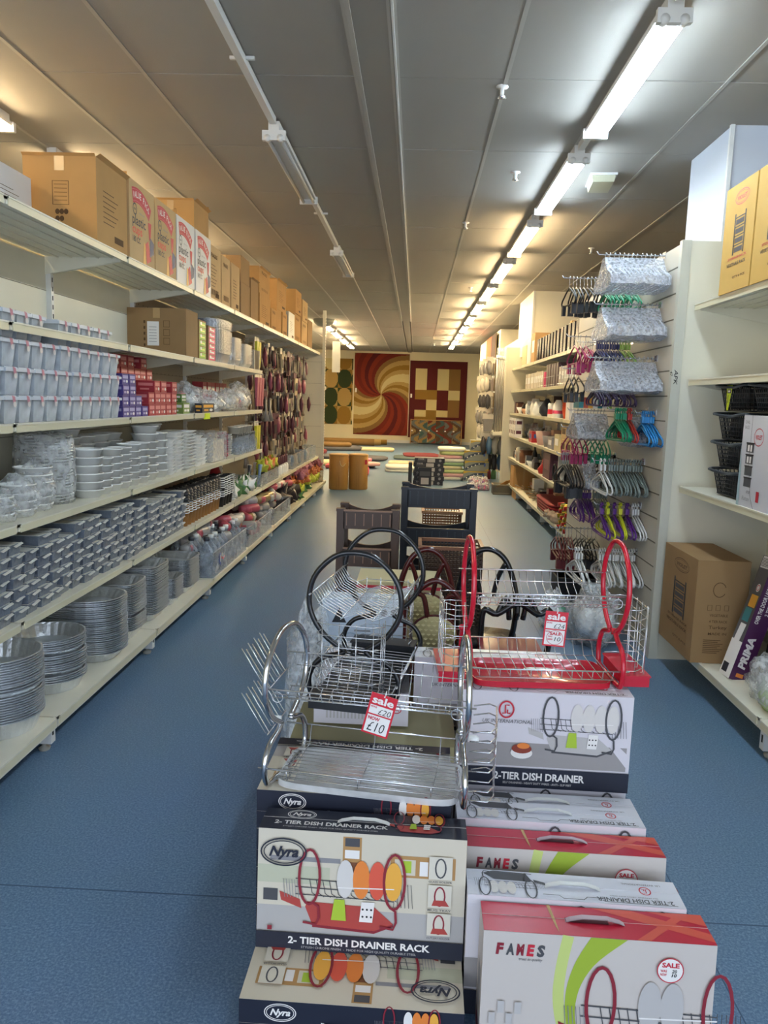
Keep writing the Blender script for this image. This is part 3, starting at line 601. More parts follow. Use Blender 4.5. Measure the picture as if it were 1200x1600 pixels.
# ---------------------------------------------------------------- foil containers with white card lids
f = MB(); f.box(-.2, .004, 0, 0, .106, .040, FOILD, taper=.006); f.box(-.204, .001, .040, .004, .109, .044, FOILD)
f.box(-.196, .01, .044, -.004, .1, .046, mat('lid_card', '#c9c8c0', .6)); f.add([(.003, .03, .040), (.014, .035, .034), (.014, .1, .042), (.003, .1, .048)], [(0, 1, 2, 3), (3, 2, 1, 0)], mat('lid_card', '#c9c8c0', .6))
fc = f.build('foil_container'); tag(fc, 'small foil container with a pale card lid, stacked on the shelf above the foil trays', 'foil container', 'lidded foil containers stacked on the lower left shelf')
locs = []
for c in range(24):
    n = [7, 7, 7, 7, 6, 7, 7, 6, 7, 7, 7, 6, 7, 7, 7, 6, 7, 6, 6, 6, 6, 6, 5, 6][c]
    for k in range(n): locs.append((-1.675, 2.74+.118*c, .566+.0475*k))
for c in range(0, 24):
    for k in range(7 if c % 3 else 6): locs.append((-1.9, 2.74+.118*c, .566+.0475*k))
fc.location = locs[0]
for l in locs[1:]:
    c = fc.copy(); COL.objects.link(c); c.location = (l[0]+(R()-.5)*.02, l[1]+(R()-.5)*.008, l[2]); c.rotation_euler[2] = (R()-.5)*.12
# ---------------------------------------------------------------- paper cups and lids
KR = mat('kraft_cup', '#c08a4c', .6)
f = MB(); f.lathe([(.028, 0), (.0405, .1), (.043, .1), (.043, .104), (.04, .104)], KR, 16, cap0=True); f.lathe([(.0425, .0985), (.0445, .1), (.0445, .105), (.041, .106)], OFFW, 16)
kc = f.build('paper_cup'); tag(kc, 'kraft paper cup with white rim nested in a short stack', 'paper cup', 'kraft paper cups on the lower shelf')
f = MB(); f.lathe([(.046, 0), (.046, .008), (.041, .012), (.037, .024), (.03, .024)], BLKP, 16, cap1=True); ld = f.build('sip_top'); tag(ld, 'black plastic drinking top stacked of the kraft cups', 'cup lid', 'black lids on the kraft cups')
KL, LL = [], []
for r_ in range(2):
    for c in range(11):
        y = 5.64+.093*c; x = -1.71-.1*r_
        for k in range(5): KL.append((x, y, .566+.018*k))
        for k in range(5): LL.append((x, y, .566+.178+.02*k))
copies(kc, KL); copies(ld, LL)
f = MB(); f.lathe([(.03, 0), (.043, .1), (.045, .1), (.045, .106), (.04, .106)], BLKP, 16, cap0=True); f.lathe([(.0447, .092), (.046, .094), (.046, .1), (.0447, .102)], OFFW, 16)
bk = f.build('black_cup'); tag(bk, 'black cup with a pale band nested beside the kraft cups', 'cup', 'black cups beside the kraft ones'); copies(bk, [(-1.71-.1*r_, 6.72+.1*c, .566+.02*k) for r_ in range(2) for c in range(4) for k in range(9)])
bowl_stack(-1.72, 7.15, .566, .045, .82, .018, 2, 'slim cup', 'beside the black cups', WHT)
f = MB(); f.lathe([(.09, 0), (.02, .2), (.001, .21)], mat('red_funnel', '#a82a30', .4), 18); tag(f.build('red_cone', None, (-1.85, 7.1, .72)), 'red plastic cone standing behind the black cups', 'cone')
f = MB(); f.box(-.1, 0, 0, .1, .2, .155, CARD3); tag(f.build('carton', None, (-1.85, 7.0, .566)), 'small dull carton under the red cone', 'carton')
# ================================================================ dish drainers, their boxes and the things in the middle of the aisle
BWD, BH, BT = .54, .32, .115
CREAMP = mat('kitchen_cream_print', '#d3cbb9', .45); COUNTER = mat('counter_print', '#b3b0ae', .45); LILAC = mat('box_white', '#d9d5dc', .45); REDTRAY = mat('brick_print', '#b2453f', .45)
SKIN = mat('pale_plate_print', '#d8d4d0', .45)
def drainer_pic(A, x, y, s, tray, frame, plates=(), mugs=True, fl=1):
    """a small printed picture of a two tier drainer; fl = -1 prints it upside down"""
    g = lambda u, v: (x+u*s*fl, y+v*s*fl)
    A.poly([g(-.36, -.33), g(.3, -.36), g(.5, -.27), g(.3, -.1), g(-.42, -.08), g(-.44, -.14)], tray); A.poly([g(-.36, -.36), g(.3, -.39), g(.5, -.3), g(.5, -.27), g(.3, -.36), g(-.36, -.33)], frame)
    A.poly([g(-.72, .02), g(-.5, -.06), g(-.48, -.16), g(-.7, -.08)], tray)
    for k in range(13):
        u = -.4+.07*k; A.line([g(u, .17), g(u+.03, .02), g(u+.09, -.02)], s*.008, DGREY)
    for v in (.17, .08, 0): A.line([g(-.55, v), g(.5, v-.02)], s*.01, DGREY)
    for k in range(6): A.line([g(-.68+.03*k, .16), g(-.66+.03*k, -.04)], s*.006, GREYP); A.line([g(.5+.035*k, .18), g(.5+.04*k, -.08)], s*.006, DGREY)
    for i, pm in enumerate(plates): A.ell(*g(-.02+.17*i, .2), .09*s, .21*s, pm, 18)
    if plates: A.line([g(-.1, .1), g(.5, .12)], s*.012, WHITE)
    if mugs:
        A.poly([g(-.16, -.26), g(.0, -.26), g(-.02, -.03), g(-.13, -.03)], GREEN); A.poly([g(.14, -.26), g(.28, -.26), g(.30, -.04), g(.16, -.04)], WHITE)
        for k in range(6): A.ell(*g(.175+.045*(k % 3), -.2+.08*(k//3)), .012*s, .012*s, BLACK, 8)
    for u in (-.4, .5): A.ring(*g(u, .2), .11*s, .3*s, .028*s, frame, 20, 0 if fl > 0 else 0)
    for u in (-.36, .46): A.line([g(u, -.08), g(u+.06, -.12), g(u+.07, -.24), g(u+.04, -.32), g(u-.1, -.3)], .026*s, frame)
def kitchen(A, W, H, fl=1):
    A.rect(0, 0, W, H, CREAMP)
    F = (lambda x0, y0, x1, y1, m: A.rect(min(W*x0, W*x1), min(H*y0, H*y1), max(W*x0, W*x1), max(H*y0, H*y1), m)) if fl > 0 else (lambda x0, y0, x1, y1, m: A.rect(W*(1-x1), H*(1-y1), W*(1-x0), H*(1-y0), m))
    F(0, .12, 1, .36, COUNTER); F(0, .55, .35, .70, mat('sage_print', '#bfc0a8', .5)); F(.06, .74, .4, .78, GREYP)
    F(.41, .62, .50, .97, TAN); F(.42, .66, .49, .76, mat('shelf_dark_print', '#7a4a2c', .5)); F(.42, .79, .49, .86, WHITE); F(.42, .89, .49, .96, DGREY)
    F(.64, .66, .95, .84, TAN); F(.66, .68, .76, .81, CREAMP); F(.78, .68, .82, .8, WHITE); F(.84, .68, .88, .8, WHITE); F(.7, .7, .74, .8, GREEN)
    F(.03, .4, .1, .5, DGREY)
def nyra_logo(A, x, y, s, m, rot=0):
    A.ring(x, y, .095*s, .058*s, .006*s, m, 28); A.ring(x, y, .083*s, .048*s, .004*s, m, 28)
    w_ = .125*s; A.text('Nyra', x-w_/2 if not rot else x+w_/2, y-.018*s if not rot else y+.018*s, .042*s, w_, m, .035, .35, rot)
def art_nyra(o, tf=False):
    f = MB(); A = Art((-BWD/2, 0, 0), (1, 0, 0), (0, 0, 1), f); kitchen(A, BWD, BH); A.up()
    drainer_pic(A, .235, .15, .245, REDTRAY, MAROON, (SKIN, ORANGE, mat('coral_print', '#dd5a44', .5), YELLOWP)); A.up()
    nyra_logo(A, .068, .262, .62, NAVY)
    A.rect(0, 0, BWD, .046, NAVY); A.up(); A.text('2- TIER DISH DRAINER RACK', .085, .018, .018, .37, WHITE, .03); A.text('STYLISH CHROME FINISH  -  MADE FOR HIGH QUALITY DURABLE STEEL', .12, .006, .006, .3, LGREY, .0)
    for k in range(3):
        y = .215-.075*k; A.rect(.445, y, .505, y+.06, CREAM); A.up()
        A.ring(.475, y+.03, .013, .025, .004, DGREY if k == 0 else MAROON, 16)
        if k: A.poly([(.455, y+.005), (.5, y+.005), (.49, y+.02), (.46, y+.02)], REDTRAY)
        A.text(('GLASS HOLDER', 'MUG TRAY', 'CUTLERY HOLDER')[k], .445, y-.009, .005, .06, DGREY, .01)
    A.rect(.03, .052, .042, .064, MAROON); A.up(); f.build('printed_front', o)
    f = MB(); B = Art((BWD/2, BT, BH), (-1, 0, 0), (0, -1, 0), f) if tf else Art((-BWD/2, 0, BH), (1, 0, 0), (0, 1, 0), f); B.rect(0, 0, BWD, BT, NAVY); B.up()
    B.text('2- TIER DISH DRAINER RACK', .035, .03, .018, .30, WHITE, .03); B.text('STYLISH CHROME FINISH - MADE FOR HIGH QUALITY DURABLE STEEL', .06, .014, .006, .25, LGREY)
    nyra_logo(B, .1, .085, .4, WHITE); B.up(); drainer_pic(B, .41, .065, .12, REDTRAY, MAROON, (WHITE, ORANGE, ORANGE, YELLOWP)); f.build('printed_top', o)
    f = MB(); S_ = Art((-BWD/2, BT, 0), (0, -1, 0), (0, 0, 1), f); S_.rect(0, 0, BT, BH, NAVY); S_.up(); S_.rect(.02, .03, BT-.02, .1, WHITE); S_.up()
    S_ = Art((BWD/2, 0, 0), (0, 1, 0), (0, 0, 1), f); S_.rect(0, 0, BT, BH, NAVY); S_.up(); nyra_logo(S_, BT/2, .25, .45, WHITE); S_.up(); S_.rect(.02, .03, BT-.02, .1, WHITE); f.build('printed_side', o)
def uk_logo(A, x, y, s, rot=0):
    A.ring(x, y, .025*s, .03*s, .006*s, RED, 22); q = 1 if not rot else -1
    A.line([(x+.01*s*q, y+.016*s*q), (x-.004*s*q, y+.016*s*q), (x-.004*s*q, y-.014*s*q), (x-.014*s*q, y-.014*s*q)], .005*s, RED); A.line([(x+.014*s*q, y-.014*s*q), (x+.004*s*q, y-.014*s*q), (x+.004*s*q, y)], .005*s, RED)
def art_uk(o, side=True, top_flip=True, front=True):
    GR = mat('grey_worktop_print', '#9b9797', .45)
    if front:
        f = MB(); A = Art((-BWD/2, 0, 0), (1, 0, 0), (0, 0, 1), f); A.rect(0, 0, BWD, BH, LILAC); A.up(); A.rect(0, .07, BWD*.98, .15, GR); A.poly([(BWD*.88, .15), (BWD, .07), (BWD, .12), (BWD*.94, .15)], LILAC); A.up()
        drainer_pic(A, .37, .2, .22, LGREY, DGREY, (SKIN, SKIN, SKIN, SKIN)); A.up()
        A.ell(.195, .118, .035, .02, WHITE); A.ell(.195, .132, .032, .016, mat('fruit_print', '#8e3a2a', .5)); A.ell(.2, .142, .02, .01, ORANGE); uk_logo(A, .14, .262, .9)
        A.text('UK INTERNATIONAL', .065, .217, .012, .16, DGREY, 0, .25)
        A.rect(0, 0, BWD, .066, NAVY); A.up(); A.text('2-TIER DISH DRAINER', .11, .027, .024, .29, WHITE, .03); A.text('SELF DRAINING - HEAVY DUTY WIRES - ANTI - SLIP FEET', .14, .012, .007, .22, LGREY); f.build('printed_front', o)
    f = MB(); T = Art((BWD/2, BT, BH), (-1, 0, 0), (0, -1, 0), f) if top_flip else Art((-BWD/2, 0, BH), (1, 0, 0), (0, 1, 0), f)
    T.rect(0, 0, BWD, BT, mat('box_top_white', '#dadce6', .4)); T.up(); T.text('2-TIER DISH DRAINER', .025, .082 if False else .088, .016, .19, DGREY, .02); T.text('SELF DRAINING - HEAVY DUTY WIRES', .06, .078, .004, .12, GREYP)
    uk_logo(T, .085, .05, .55); T.text('UK INTERNATIONAL', .04, .02, .007, .1, GREYP); drainer_pic(T, .43, .055, .13, DGREY, DGREY, (SKIN, SKIN, SKIN), False)
    T.line([(.2, .1), (.24, .1), (.25, .112), (.3, .112), (.31, .1), (.35, .1)], .0025, DGREY); T.line([(.02, .113), (.2, .113)], .002, DGREY); f.build('printed_top', o)
    if side:
        f = MB()
        S_ = Art((-BWD/2, BT, 0), (0, -1, 0), (0, 0, 1), f); uk_logo(S_, BT*.5, .04, .5); S_.text('UK International', .03, .09, .012, .06, DGREY)
        for k in range(12): S_.rect(.02, .14+.012*k, .1-.01*(k % 3), .146+.012*k, LGREY)
        for k in range(9): S_.rect(.035+.006*k, .03, .038+.006*k, .03, BLACK) if False else None
        f.build('printed_side', o)
def art_fames(o):
    f = MB(); A = Art((-BWD/2, 0, 0), (1, 0, 0), (0, 0, 1), f); FW = mat('fames_white', '#c9c1bb', .45); A.rect(0, 0, BWD, BH, FW); A.up()
    LG = mat('lime_print', '#9db435', .5); LG2 = mat('lime_soft_print', '#c3d07a', .5)
    c2 = lambda P_: [(p_.x, p_.y) for p_ in cr([(a_, b_, 0) for a_, b_ in P_], 5, False)]
    A.line(c2([(.198, BH), (.185, .24), (.182, .16), (.20, .08), (.25, 0)]), .026, LG2); A.up(); L_ = c2([(.25, BH), (.215, .25), (.198, .17), (.21, .08), (.255, 0)]); R_ = c2([(.335, BH), (.26, .25), (.225, .17), (.232, .08), (.29, 0)])
    for i_ in range(len(L_)-1): A.poly([L_[i_], L_[i_+1], R_[i_+1], R_[i_]], LG); A.k -= .25
    A.up()
    x = .03
    for c, m in zip('FAMES', (MAROON, DGREY, MAROON, RED, DGREY)): A.text(c, x, .265, .026, .019, m, .05, .12); x += .024
    A.text('trust in quality', .085, .252, .007, .055, DGREY, 0, .3); A.up()
    drainer_pic(A, .4, .1, .3, MAROON, MAROON, (LGREY, LGREY), False)
    A.up(); A.ell(.435, .255, .031, .031, RED, 26); A.ell(.435, .255, .0285, .0285, WHITE, 26); A.up(); A.text('SALE', .415, .263, .011, .04, RED, .04); A.text('WAS', .412, .251, .006, .015, RED, .03); A.text('NOW', .412, .242, .006, .015, RED, .03); A.text('20', .438, .25, .008, .012, BLACK, .02, .2); A.text('10', .438, .24, .008, .012, BLACK, .02, .2)
    for k in range(4): A.rect(.02+.02*k, .09+.03*(k % 2), .035+.02*k, .12+.03*(k % 2), LGREY)
    f.build('printed_front', o)
    f = MB(); T = Art((-BWD/2, 0, BH), (1, 0, 0), (0, 1, 0), f); RT = mat('fames_red', '#c4203c', .28); T.rect(0, 0, BWD, BT, RT); T.up()
    OR = mat('fames_orange', '#d95a48', .3); T.poly([(.5*BWD, BT), (.68*BWD, BT), (BWD, .04), (BWD, .01)], OR); T.poly([(.75*BWD, BT), (BWD, BT), (BWD, .07)], OR); T.poly([(.66*BWD, .0), (.72*BWD, .0), (.95*BWD, BT), (.9*BWD, BT)], OR); T.up()
    T.poly([(.3*BWD, BT), (.315*BWD, BT), (.325*BWD, .06), (.33*BWD, .01), (.32*BWD, .03), (.31*BWD, .07)], CARD2); T.rect(.37*BWD, .05, .56*BWD, .068, mat('slot_shadow_card', '#5c1520', .6)); T.line([(.02, .06), (.2, .058)], .0015, mat('crease_red', '#a51a32', .3)); f.build('printed_top', o)
    f = MB(); S_ = Art((-BWD/2, BT, 0), (0, -1, 0), (0, 0, 1), f); S_.rect(0, 0, BT, BH, FW); S_.up(); S_.rect(.03, .1, .09, .2, GREYP); S_.rect(.02, .02, .1, .06, MAROON); f.build('printed_side', o)
def dbox(kind, label, M, group=None, **k):
    """a drainer box; local x along its length, y its thickness, z its height, front picture on y = 0"""
    o = thing('drainer_box', label, 'box', group=group); o.matrix_world = M
    m = {'nyra': mat('nyra_card', '#cfcac4', .45), 'uk': LILAC, 'fames': mat('fames_white', '#c9c1bb', .45), 'olive': DRIED}[kind]
    f = MB(); f.box(-BWD/2, 0, 0, BWD/2, BT, BH, m)
    f.add([(-BWD/2, BT*.55, BH), (BWD/2, BT*.55, BH), (BWD/2, BT*.55, BH+.0012), (-BWD/2, BT*.55, BH+.0012)], [(0, 1, 2, 3)], m); f.build('box_body', o)
    {'nyra': art_nyra, 'uk': art_uk, 'fames': art_fames, 'olive': lambda o_: None}[kind](o, **k)
    if kind != 'olive':
        HC = mat('pale_pink_handle', '#c9b3bb', .3) if kind == 'fames' else WHT; f = MB(); pts = [(-.075, BT*.5, BH-.002), (-.06, BT*.5, BH+.006), (-.03, BT*.5, BH+.013), (.03, BT*.5, BH+.013), (.06, BT*.5, BH+.006), (.075, BT*.5, BH-.002)]
        for a, b in zip(pts, pts[1:]): f.add([(a[0], BT*.43, a[2]), (b[0], BT*.43, b[2]), (b[0], BT*.57, b[2]), (a[0], BT*.57, a[2])], [(0, 1, 2, 3)], HC); f.add([(a[0], BT*.57, a[2]-.002), (b[0], BT*.57, b[2]-.002), (b[0], BT*.43, b[2]-.002), (a[0], BT*.43, a[2]-.002)], [(0, 1, 2, 3)], HC)
        f.build('carry_handle', o)
    return o
def stand(x, y, z, rz=0., lean=0.): return TR(x, y, z, rz, lean)
FLAT = Matrix(((-1, 0, 0, 0), (0, 0, -1, 0), (0, -1, 0, 0), (0, 0, 0, 1)))       # picture up, its top towards the viewer
def flat(x, y, z, rz=0.): return Matrix.Translation((x, y, z)) @ Matrix.Rotation(rz, 4, 'Z') @ FLAT
# left column: one box lying flat in front, another standing on it, four flat ones behind
dbox('nyra', 'dish drainer rack box lying flat lowest in front, picture upside down', flat(-.098, 1.96, .117, -.015), tf=True)
dbox('nyra', 'upright navy and cream two tier dish drainer rack box facing the viewer', stand(-.098, 1.815, .122, -.02, -.07))
for k in range(4):
    dbox('nyra', ['lowest flat rack box in the stack under the chrome drainer', 'second flat rack box in the stack under the chrome drainer', 'third flat rack box in the stack under the chrome drainer', 'top flat rack box right under the chrome drainer, its picture upward'][k], flat(-.123, 2.30, .117*(k+1), -.03), tf=True)
# right column: a row of upright boxes on the floor
dbox('fames', 'red topped drainer box with lime swirl and round sale sticker, nearest right', stand(.475, 1.64, 0, -.02, -.05))
dbox('uk', 'white topped dish drainer box right behind the nearest red one', stand(.445, 1.765, .005, -.03, -.04))
dbox('fames', 'second red topped drainer box, wedged between two white topped ones', stand(.45, 1.925, .03, -.02, -.09))
dbox('uk', 'white topped dish drainer box behind the wedged red one', stand(.432, 2.06, .04, -.02, -.06))
dbox('uk', 'white topped dish drainer box lowest in front of the upright grey picture', stand(.455, 2.2, .0, -.02, -.04))
dbox('uk', 'upright dish drainer box with grey kitchen picture under the red drainer', stand(.456, 2.36, .32, -.02))
dbox('uk', 'dish drainer box standing on the floor below the grey kitchen picture', stand(.456, 2.37, 0, -.02))
dbox('uk', 'dish drainer box lying crosswise on the floor behind, below the red drainer', stand(.456, 2.50, 0, 0))
dbox('uk', 'dish drainer box standing in second row behind the red drainer', stand(.456, 2.50, .32, 0))
# behind the chrome drainer
for k in range(4):
    o_ = dbox('olive' if k == 3 else 'uk', ['lowest flat box under the olive card', 'second flat box under the olive card', 'third flat box, white front, under the olive card', 'olive brown card box behind the chrome drainer'][k], flat(-.1, 2.665, .1125*(k+1), 0), **({} if k == 3 else {}))
dbox('uk', 'white drainer box laid lengthwise under the black drainer', Matrix.Translation((-.147, 2.735, .576)) @ Matrix.Rotation(PI/2, 4, 'Z') @ Matrix(((1, 0, 0, 0), (0, 0, 1, -.16), (0, -1, 0, 0), (0, 0, 0, 1))))
dbox('uk', 'drainer box between the black and the red drainer, grey picture half hidden', stand(.30, 2.66, .32, 0))
dbox('uk', 'drainer box on the floor below the half hidden one', stand(.30, 2.66, 0, 0))

# ---------------------------------------------------------------- two tier drainers
def drainer(label, M, fm, tray, tm, left='cage', right='cage', L=.5, splay=0.):
    o = thing('dish_drainer', label, 'dish drainer'); o.matrix_world = M
    D = .25; h = L/2
    for sx in (-1, 1):
        x = sx*h; sp = lambda P_: [(x-sx*splay*(p_[1]+.01)/.27, p_[1], p_[2]) for p_ in P_]
        f = MB(); up_ = [(x, .15, .165), (x, .22, .215), (x, .262, .295), (x, .25, .385), (x, .19, .452), (x, .125, .468), (x, .06, .452), (x, 0, .385), (x, -.012, .295), (x, .03, .215), (x, .09, .17)]
        f.tube(cr(sp(up_), 5, False), .0085, fm, 8); f.build('hoop', o)
        f = MB(); lo = [(x, .09, .17), (x, .065, .15), (x, .015, .13), (x, -.012, .085), (x, -.005, .03), (x, .03, .009), (x, .22, .009), (x, .255, .03), (x, .258, .085), (x, .225, .135), (x, .165, .155), (x, .15, .165)]
        f.tube(cr(sp(lo), 4, False), .0085, fm, 8); f.build('foot_loop', o)
        f = MB(); f.lathe([(.011, -.004), (.011, .02), (.006, .026)], WHT if fm is CHROME else fm, 10, TR(x, .12, .165, 0, 0, sx*PI/2), cap0=True, cap1=True); f.build('joint_cap', o)
    f = MB(); w1, w2 = .0028, .0017
    for y, z in ((-.006, .315), (.258, .335)): f.tube([(-h-.02, y, z), (h+.02, y, z)], w1, ZINC, 6)
    for y, z in ((.01, .285), (.24, .30), (.075, .258), (.17, .258), (.0, .30)): f.tube([(-h+.015, y, z), (h-.015, y, z)], w2, ZINC, 5)
    nw = 17
    for k in range(nw):
        x = -h+.03+(L-.06)*k/(nw-1)
        f.tube([(x, .262, .335), (x, .236, .293), (x+.004, .17, .256), (x+.004, .125, .275), (x+.004, .075, .256), (x, .012, .283), (x, -.006, .315)], w2, ZINC, 4)
    for sx in (-1, 1):      # small scrolls next to the hoops
        f.tube([(sx*(h-.03)+.016*math.cos(t), .0, .29+.016*math.sin(t)) for t in [q*PI/5 for q in range(10)]], w2, ZINC, 4, True)
    f.build('plate_rack', o)
    f = MB()
    for y, z in ((-.01, .07), (.26, .09)): f.tube([(-h-.02, y, z), (h+.02, y, z)], w1, ZINC, 6)
    for y, z in ((.01, .035), (.235, .04)): f.tube([(-h+.02, y, z), (h-.02, y, z)], w2, ZINC, 5)
    if fm is CHROME:
        for k in range(11): f.tube([(-h+.03, .02+.021*k, .034), (h-.03, .02+.021*k, .034)], w2, ZINC, 4)
        for k in range(3): f.tube([(-h+.06+.2*k, -.01, .07), (-h+.06+.2*k, .0, .034), (-h+.06+.2*k, .24, .034), (-h+.06+.2*k, .26, .09)], w2, ZINC, 4)
    else:
        for k in range(14):
            x = -h+.03+(L-.06)*k/13; f.tube([(x, .26, .09), (x+.004, .235, .04), (x+.006, .012, .034), (x, -.01, .07)], w2, ZINC, 4)
    f.build('lower_rack', o)
    f = MB(); a, b = h-.018, .118
    f.loft([[(x, .125+y, .022) for x, y in outline(32, a, b, 7)], [(x*.985, .125+y*.97, .022) for x, y in outline(32, a, b, 7)], [(x*.96, .125+y*.93, .006) for x, y in outline(32, a, b, 7)]], tm, True, cap1=True)
    f.loft([[(x, .125+y, .022) for x, y in outline(32, a, b, 7)], [(x, .125+y, .002) for x, y in outline(32, a, b, 7)]], tm, True)
    f.build('drip_tray', o)
    def cage(sx, name):
        f = MB(); W = .085
        for k in range(7):
            z = .06+.034*k; e = .0 if sx < 0 else .02
            f.tube([(sx*(h+.008), .03, z), (sx*(h+W*.6), .03-.005, z), (sx*(h+W), .05, z+.004), (sx*(h+W), .2, z+.004), (sx*(h+W*.6), .225, z), (sx*(h+.008), .22, z)], w2, ZINC, 4)
        for y in (.05, .1, .15, .2): f.tube([(sx*(h+W), y, .275), (sx*(h+W), y, .05), (sx*(h+.01), y, .045)], w2, ZINC, 4)
        for k in range(3): f.tube([(sx*(h+.02+.03*k), .028, .275), (sx*(h+.02+.03*k), .028, .05)], w2, ZINC, 4)
        f.build(name, o)
        f = MB(); X0, X1 = sorted((sx*(h+.012), sx*(h+W+.012))); f.box(X0, .015, .012, X1, .235, .045, tm if tm is not SMOKE else SMOKE); f.box(X0-.003, .01, .045, X1+.003, .24, .05, tm); f.build('holder_tray', o)
    def prongs(sx, name):
        f = MB()
        for zz in (.17, .31):
            f.tube([(sx*(h+.01), .04, zz-.02), (sx*(h+.01), .22, zz-.02)], w2, ZINC, 4)
            for k in range(4):
                y = .05+.05*k
                f.tube([(sx*(h+.09), y, zz+.10), (sx*(h+.02), y, zz-.02), (sx*(h+.012), y+.012, zz-.024), (sx*(h+.02), y+.022, zz-.02), (sx*(h+.085), y+.022, zz+.09)], w2, ZINC, 5)
        f.build(name, o)
    def springs(sx, name):
        f = MB()
        for k in range(8):
            z = .02+.03*k; f.tube([(sx*(h+.005), .03, z), (sx*(h+.06), .02, z+.006), (sx*(h+.075), .05, z+.012), (sx*(h+.07), .19, z+.012), (sx*(h+.05), .22, z+.006), (sx*(h+.005), .21, z)], .0022, ZINC, 5)
        f.tube([(sx*(h+.075), .06, .02), (sx*(h+.075), .06, .25)], w2, ZINC, 4); f.build(name, o)
    {'cage': cage, 'prongs': prongs, 'springs': springs}[left](-1, 'glass_holder'); {'cage': cage, 'prongs': prongs, 'springs': springs}[right](1, 'cutlery_holder')
    return o
drainer('chrome two tier dish drainer with clear tray on the left boxes', stand(-.105, 1.955, .4695, -.13) @ Matrix.Diagonal((1, 1, .93, 1)), CHROME, None, TRAYC, 'prongs', 'springs', .55, .04)
drainer('red two tier dish drainer on the upright grey picture box', stand(.448, 2.385, .642, .05), REDG, None, REDG, 'cage', 'cage', .49)
drainer('black two tier dish drainer set lengthwise behind the chrome one', Matrix.Translation((.0, 2.56, .578)) @ Matrix.Rotation(math.radians(81), 4, 'Z') @ Matrix.Diagonal((1, 1.08, 1.06, 1)), BLKG, None, BLKP, 'cage', 'cage', .46)
def sale_tag(name, label, M, kind):
    o = thing(name, label, 'price tag'); o.matrix_world = M
    f = MB(); f.box(-.036, 0, -.115, .036, .0015, 0, mat('tag_red', '#cf1f33', .4)); f.build('card', o)
    A = Art((-.036, 0, -.115), (1, 0, 0), (0, 0, 1)); A.text('sale', .007, .088, .02, .058, WHITE, .03)
    A.rect(.005, .058, .067, .082, WHITE); A.rect(.005, .005, .067, .054, WHITE); A.up(); A.text('WAS', .006, .075, .005, .018, RED, .03)
    if kind == 0: A.text('£20', .03, .06, .016, .034, BLACK, -.005, .15); A.text('NOW', .008, .041, .009, .032, RED, .04); A.text('£10', .012, .01, .027, .046, BLACK, -.005, .15)
    else: A.text('£24', .03, .06, .016, .034, BLACK, -.005, .15); A.text('NOW', .006, .046, .005, .014, RED, .03); A.ring(.037, .029, .026, .023, .0015, RED); A.text('SALE', .02, .038, .009, .036, RED, .04); A.text('WAS', .015, .03, .005, .014, RED, .03); A.text('NOW', .015, .02, .006, .016, RED, .03); A.text('10', .036, .018, .014, .02, BLACK, 0, .15)
    A.ell(.036, .111, .002, .002, WHITE, 10); A.build('lettering', o)
    f = MB(); f.tube([(0, .001, -.004), (.002, -.006, .006), (0, .004, .012), (0, .008, .004), (0, .001, -.004)], .0012, WHT, 5); f.build('tie_loop', o)
sale_tag('sale_tag', 'red and white sale tag reading ten pounds on the chrome drainer', TR(-.052, 1.925, .782, -.1, 0, .24), 0)
sale_tag('sale_tag', 'red and white sale tag with round sticker on the red drainer', TR(.475, 2.395, .90, 0, 0, .06), 1)

# ---------------------------------------------------------------- goods behind the drainers
def plain_box(name, label, cat, loc, a, b, c, m, prints=(), rz=0.):
    o = thing(name, label, cat, loc, rz); f = MB(); f.box(0, 0, 0, a, b, c, m); f.box(a*.45, -.0006, 0, a*.55, b, c+.0006, TAPE) if m in (CARD, CARD2, CARD3) else None; f.build('box_body', o)
    if prints:
        A = Art((0, 0, 0), (1, 0, 0), (0, 0, 1))
        for p in prints: p(A, a, c)
        A.build('printed_marks', o)
    return o
def pr_tri(A, a, c):
    A.poly([(a*.12, c*.72), (a*.3, c*.72), (a*.21, c*.9)], BLACK)
    for k in range(4): A.rect(a*.4, c*(.62-.05*k), a*(.6+.03*(k % 2)), c*(.64-.05*k), GREYP)
    A.ring(a*.35, c*.35, a*.2, c*.25, .006, mat('pale_blue_print', '#9fb6c9', .5)); A.ring(a*.68, c*.35, a*.2, c*.25, .006, WHITE)
    for k in range(5): A.ell(a*(.35+.08*k), c*.12, .008, .008, mat('pale_blue_print', '#9fb6c9', .5), 10)
plain_box('carton', 'pale blue and white carton with a black triangle behind the black drainer', 'carton', (-.36, 3.12, .36), .34, .12, .36, mat('pale_blue_carton', '#c3d0de', .45), (pr_tri,))
plain_box('carton', 'plain carton carrying the one with the black triangle', 'carton', (-.38, 3.1, 0), .38, .4, .355, CARD2)
bag('plastic_bag', 'clear plastic bag bulging on the floor left of the black drainer', (-.40, 2.98, 0), .09, .16, .40, [WHT, OFFW], 77)
plain_box('carton', 'cream carton with a red stripe behind the black drainer hoops', 'carton', (-.26, 3.7, .33), .42, .3, .33, mat('cream_carton', '#c7b98f', .6), (lambda A, a, c: (A.rect(0, c*.9, a, c*.95, RED), A.text('KITCHEN', a*.3, c*.6, .03, a*.4, GREYP)),))
plain_box('carton', 'carton on the floor carrying the cream one', 'carton', (-.27, 3.68, 0), .45, .33, .325, CARD3)
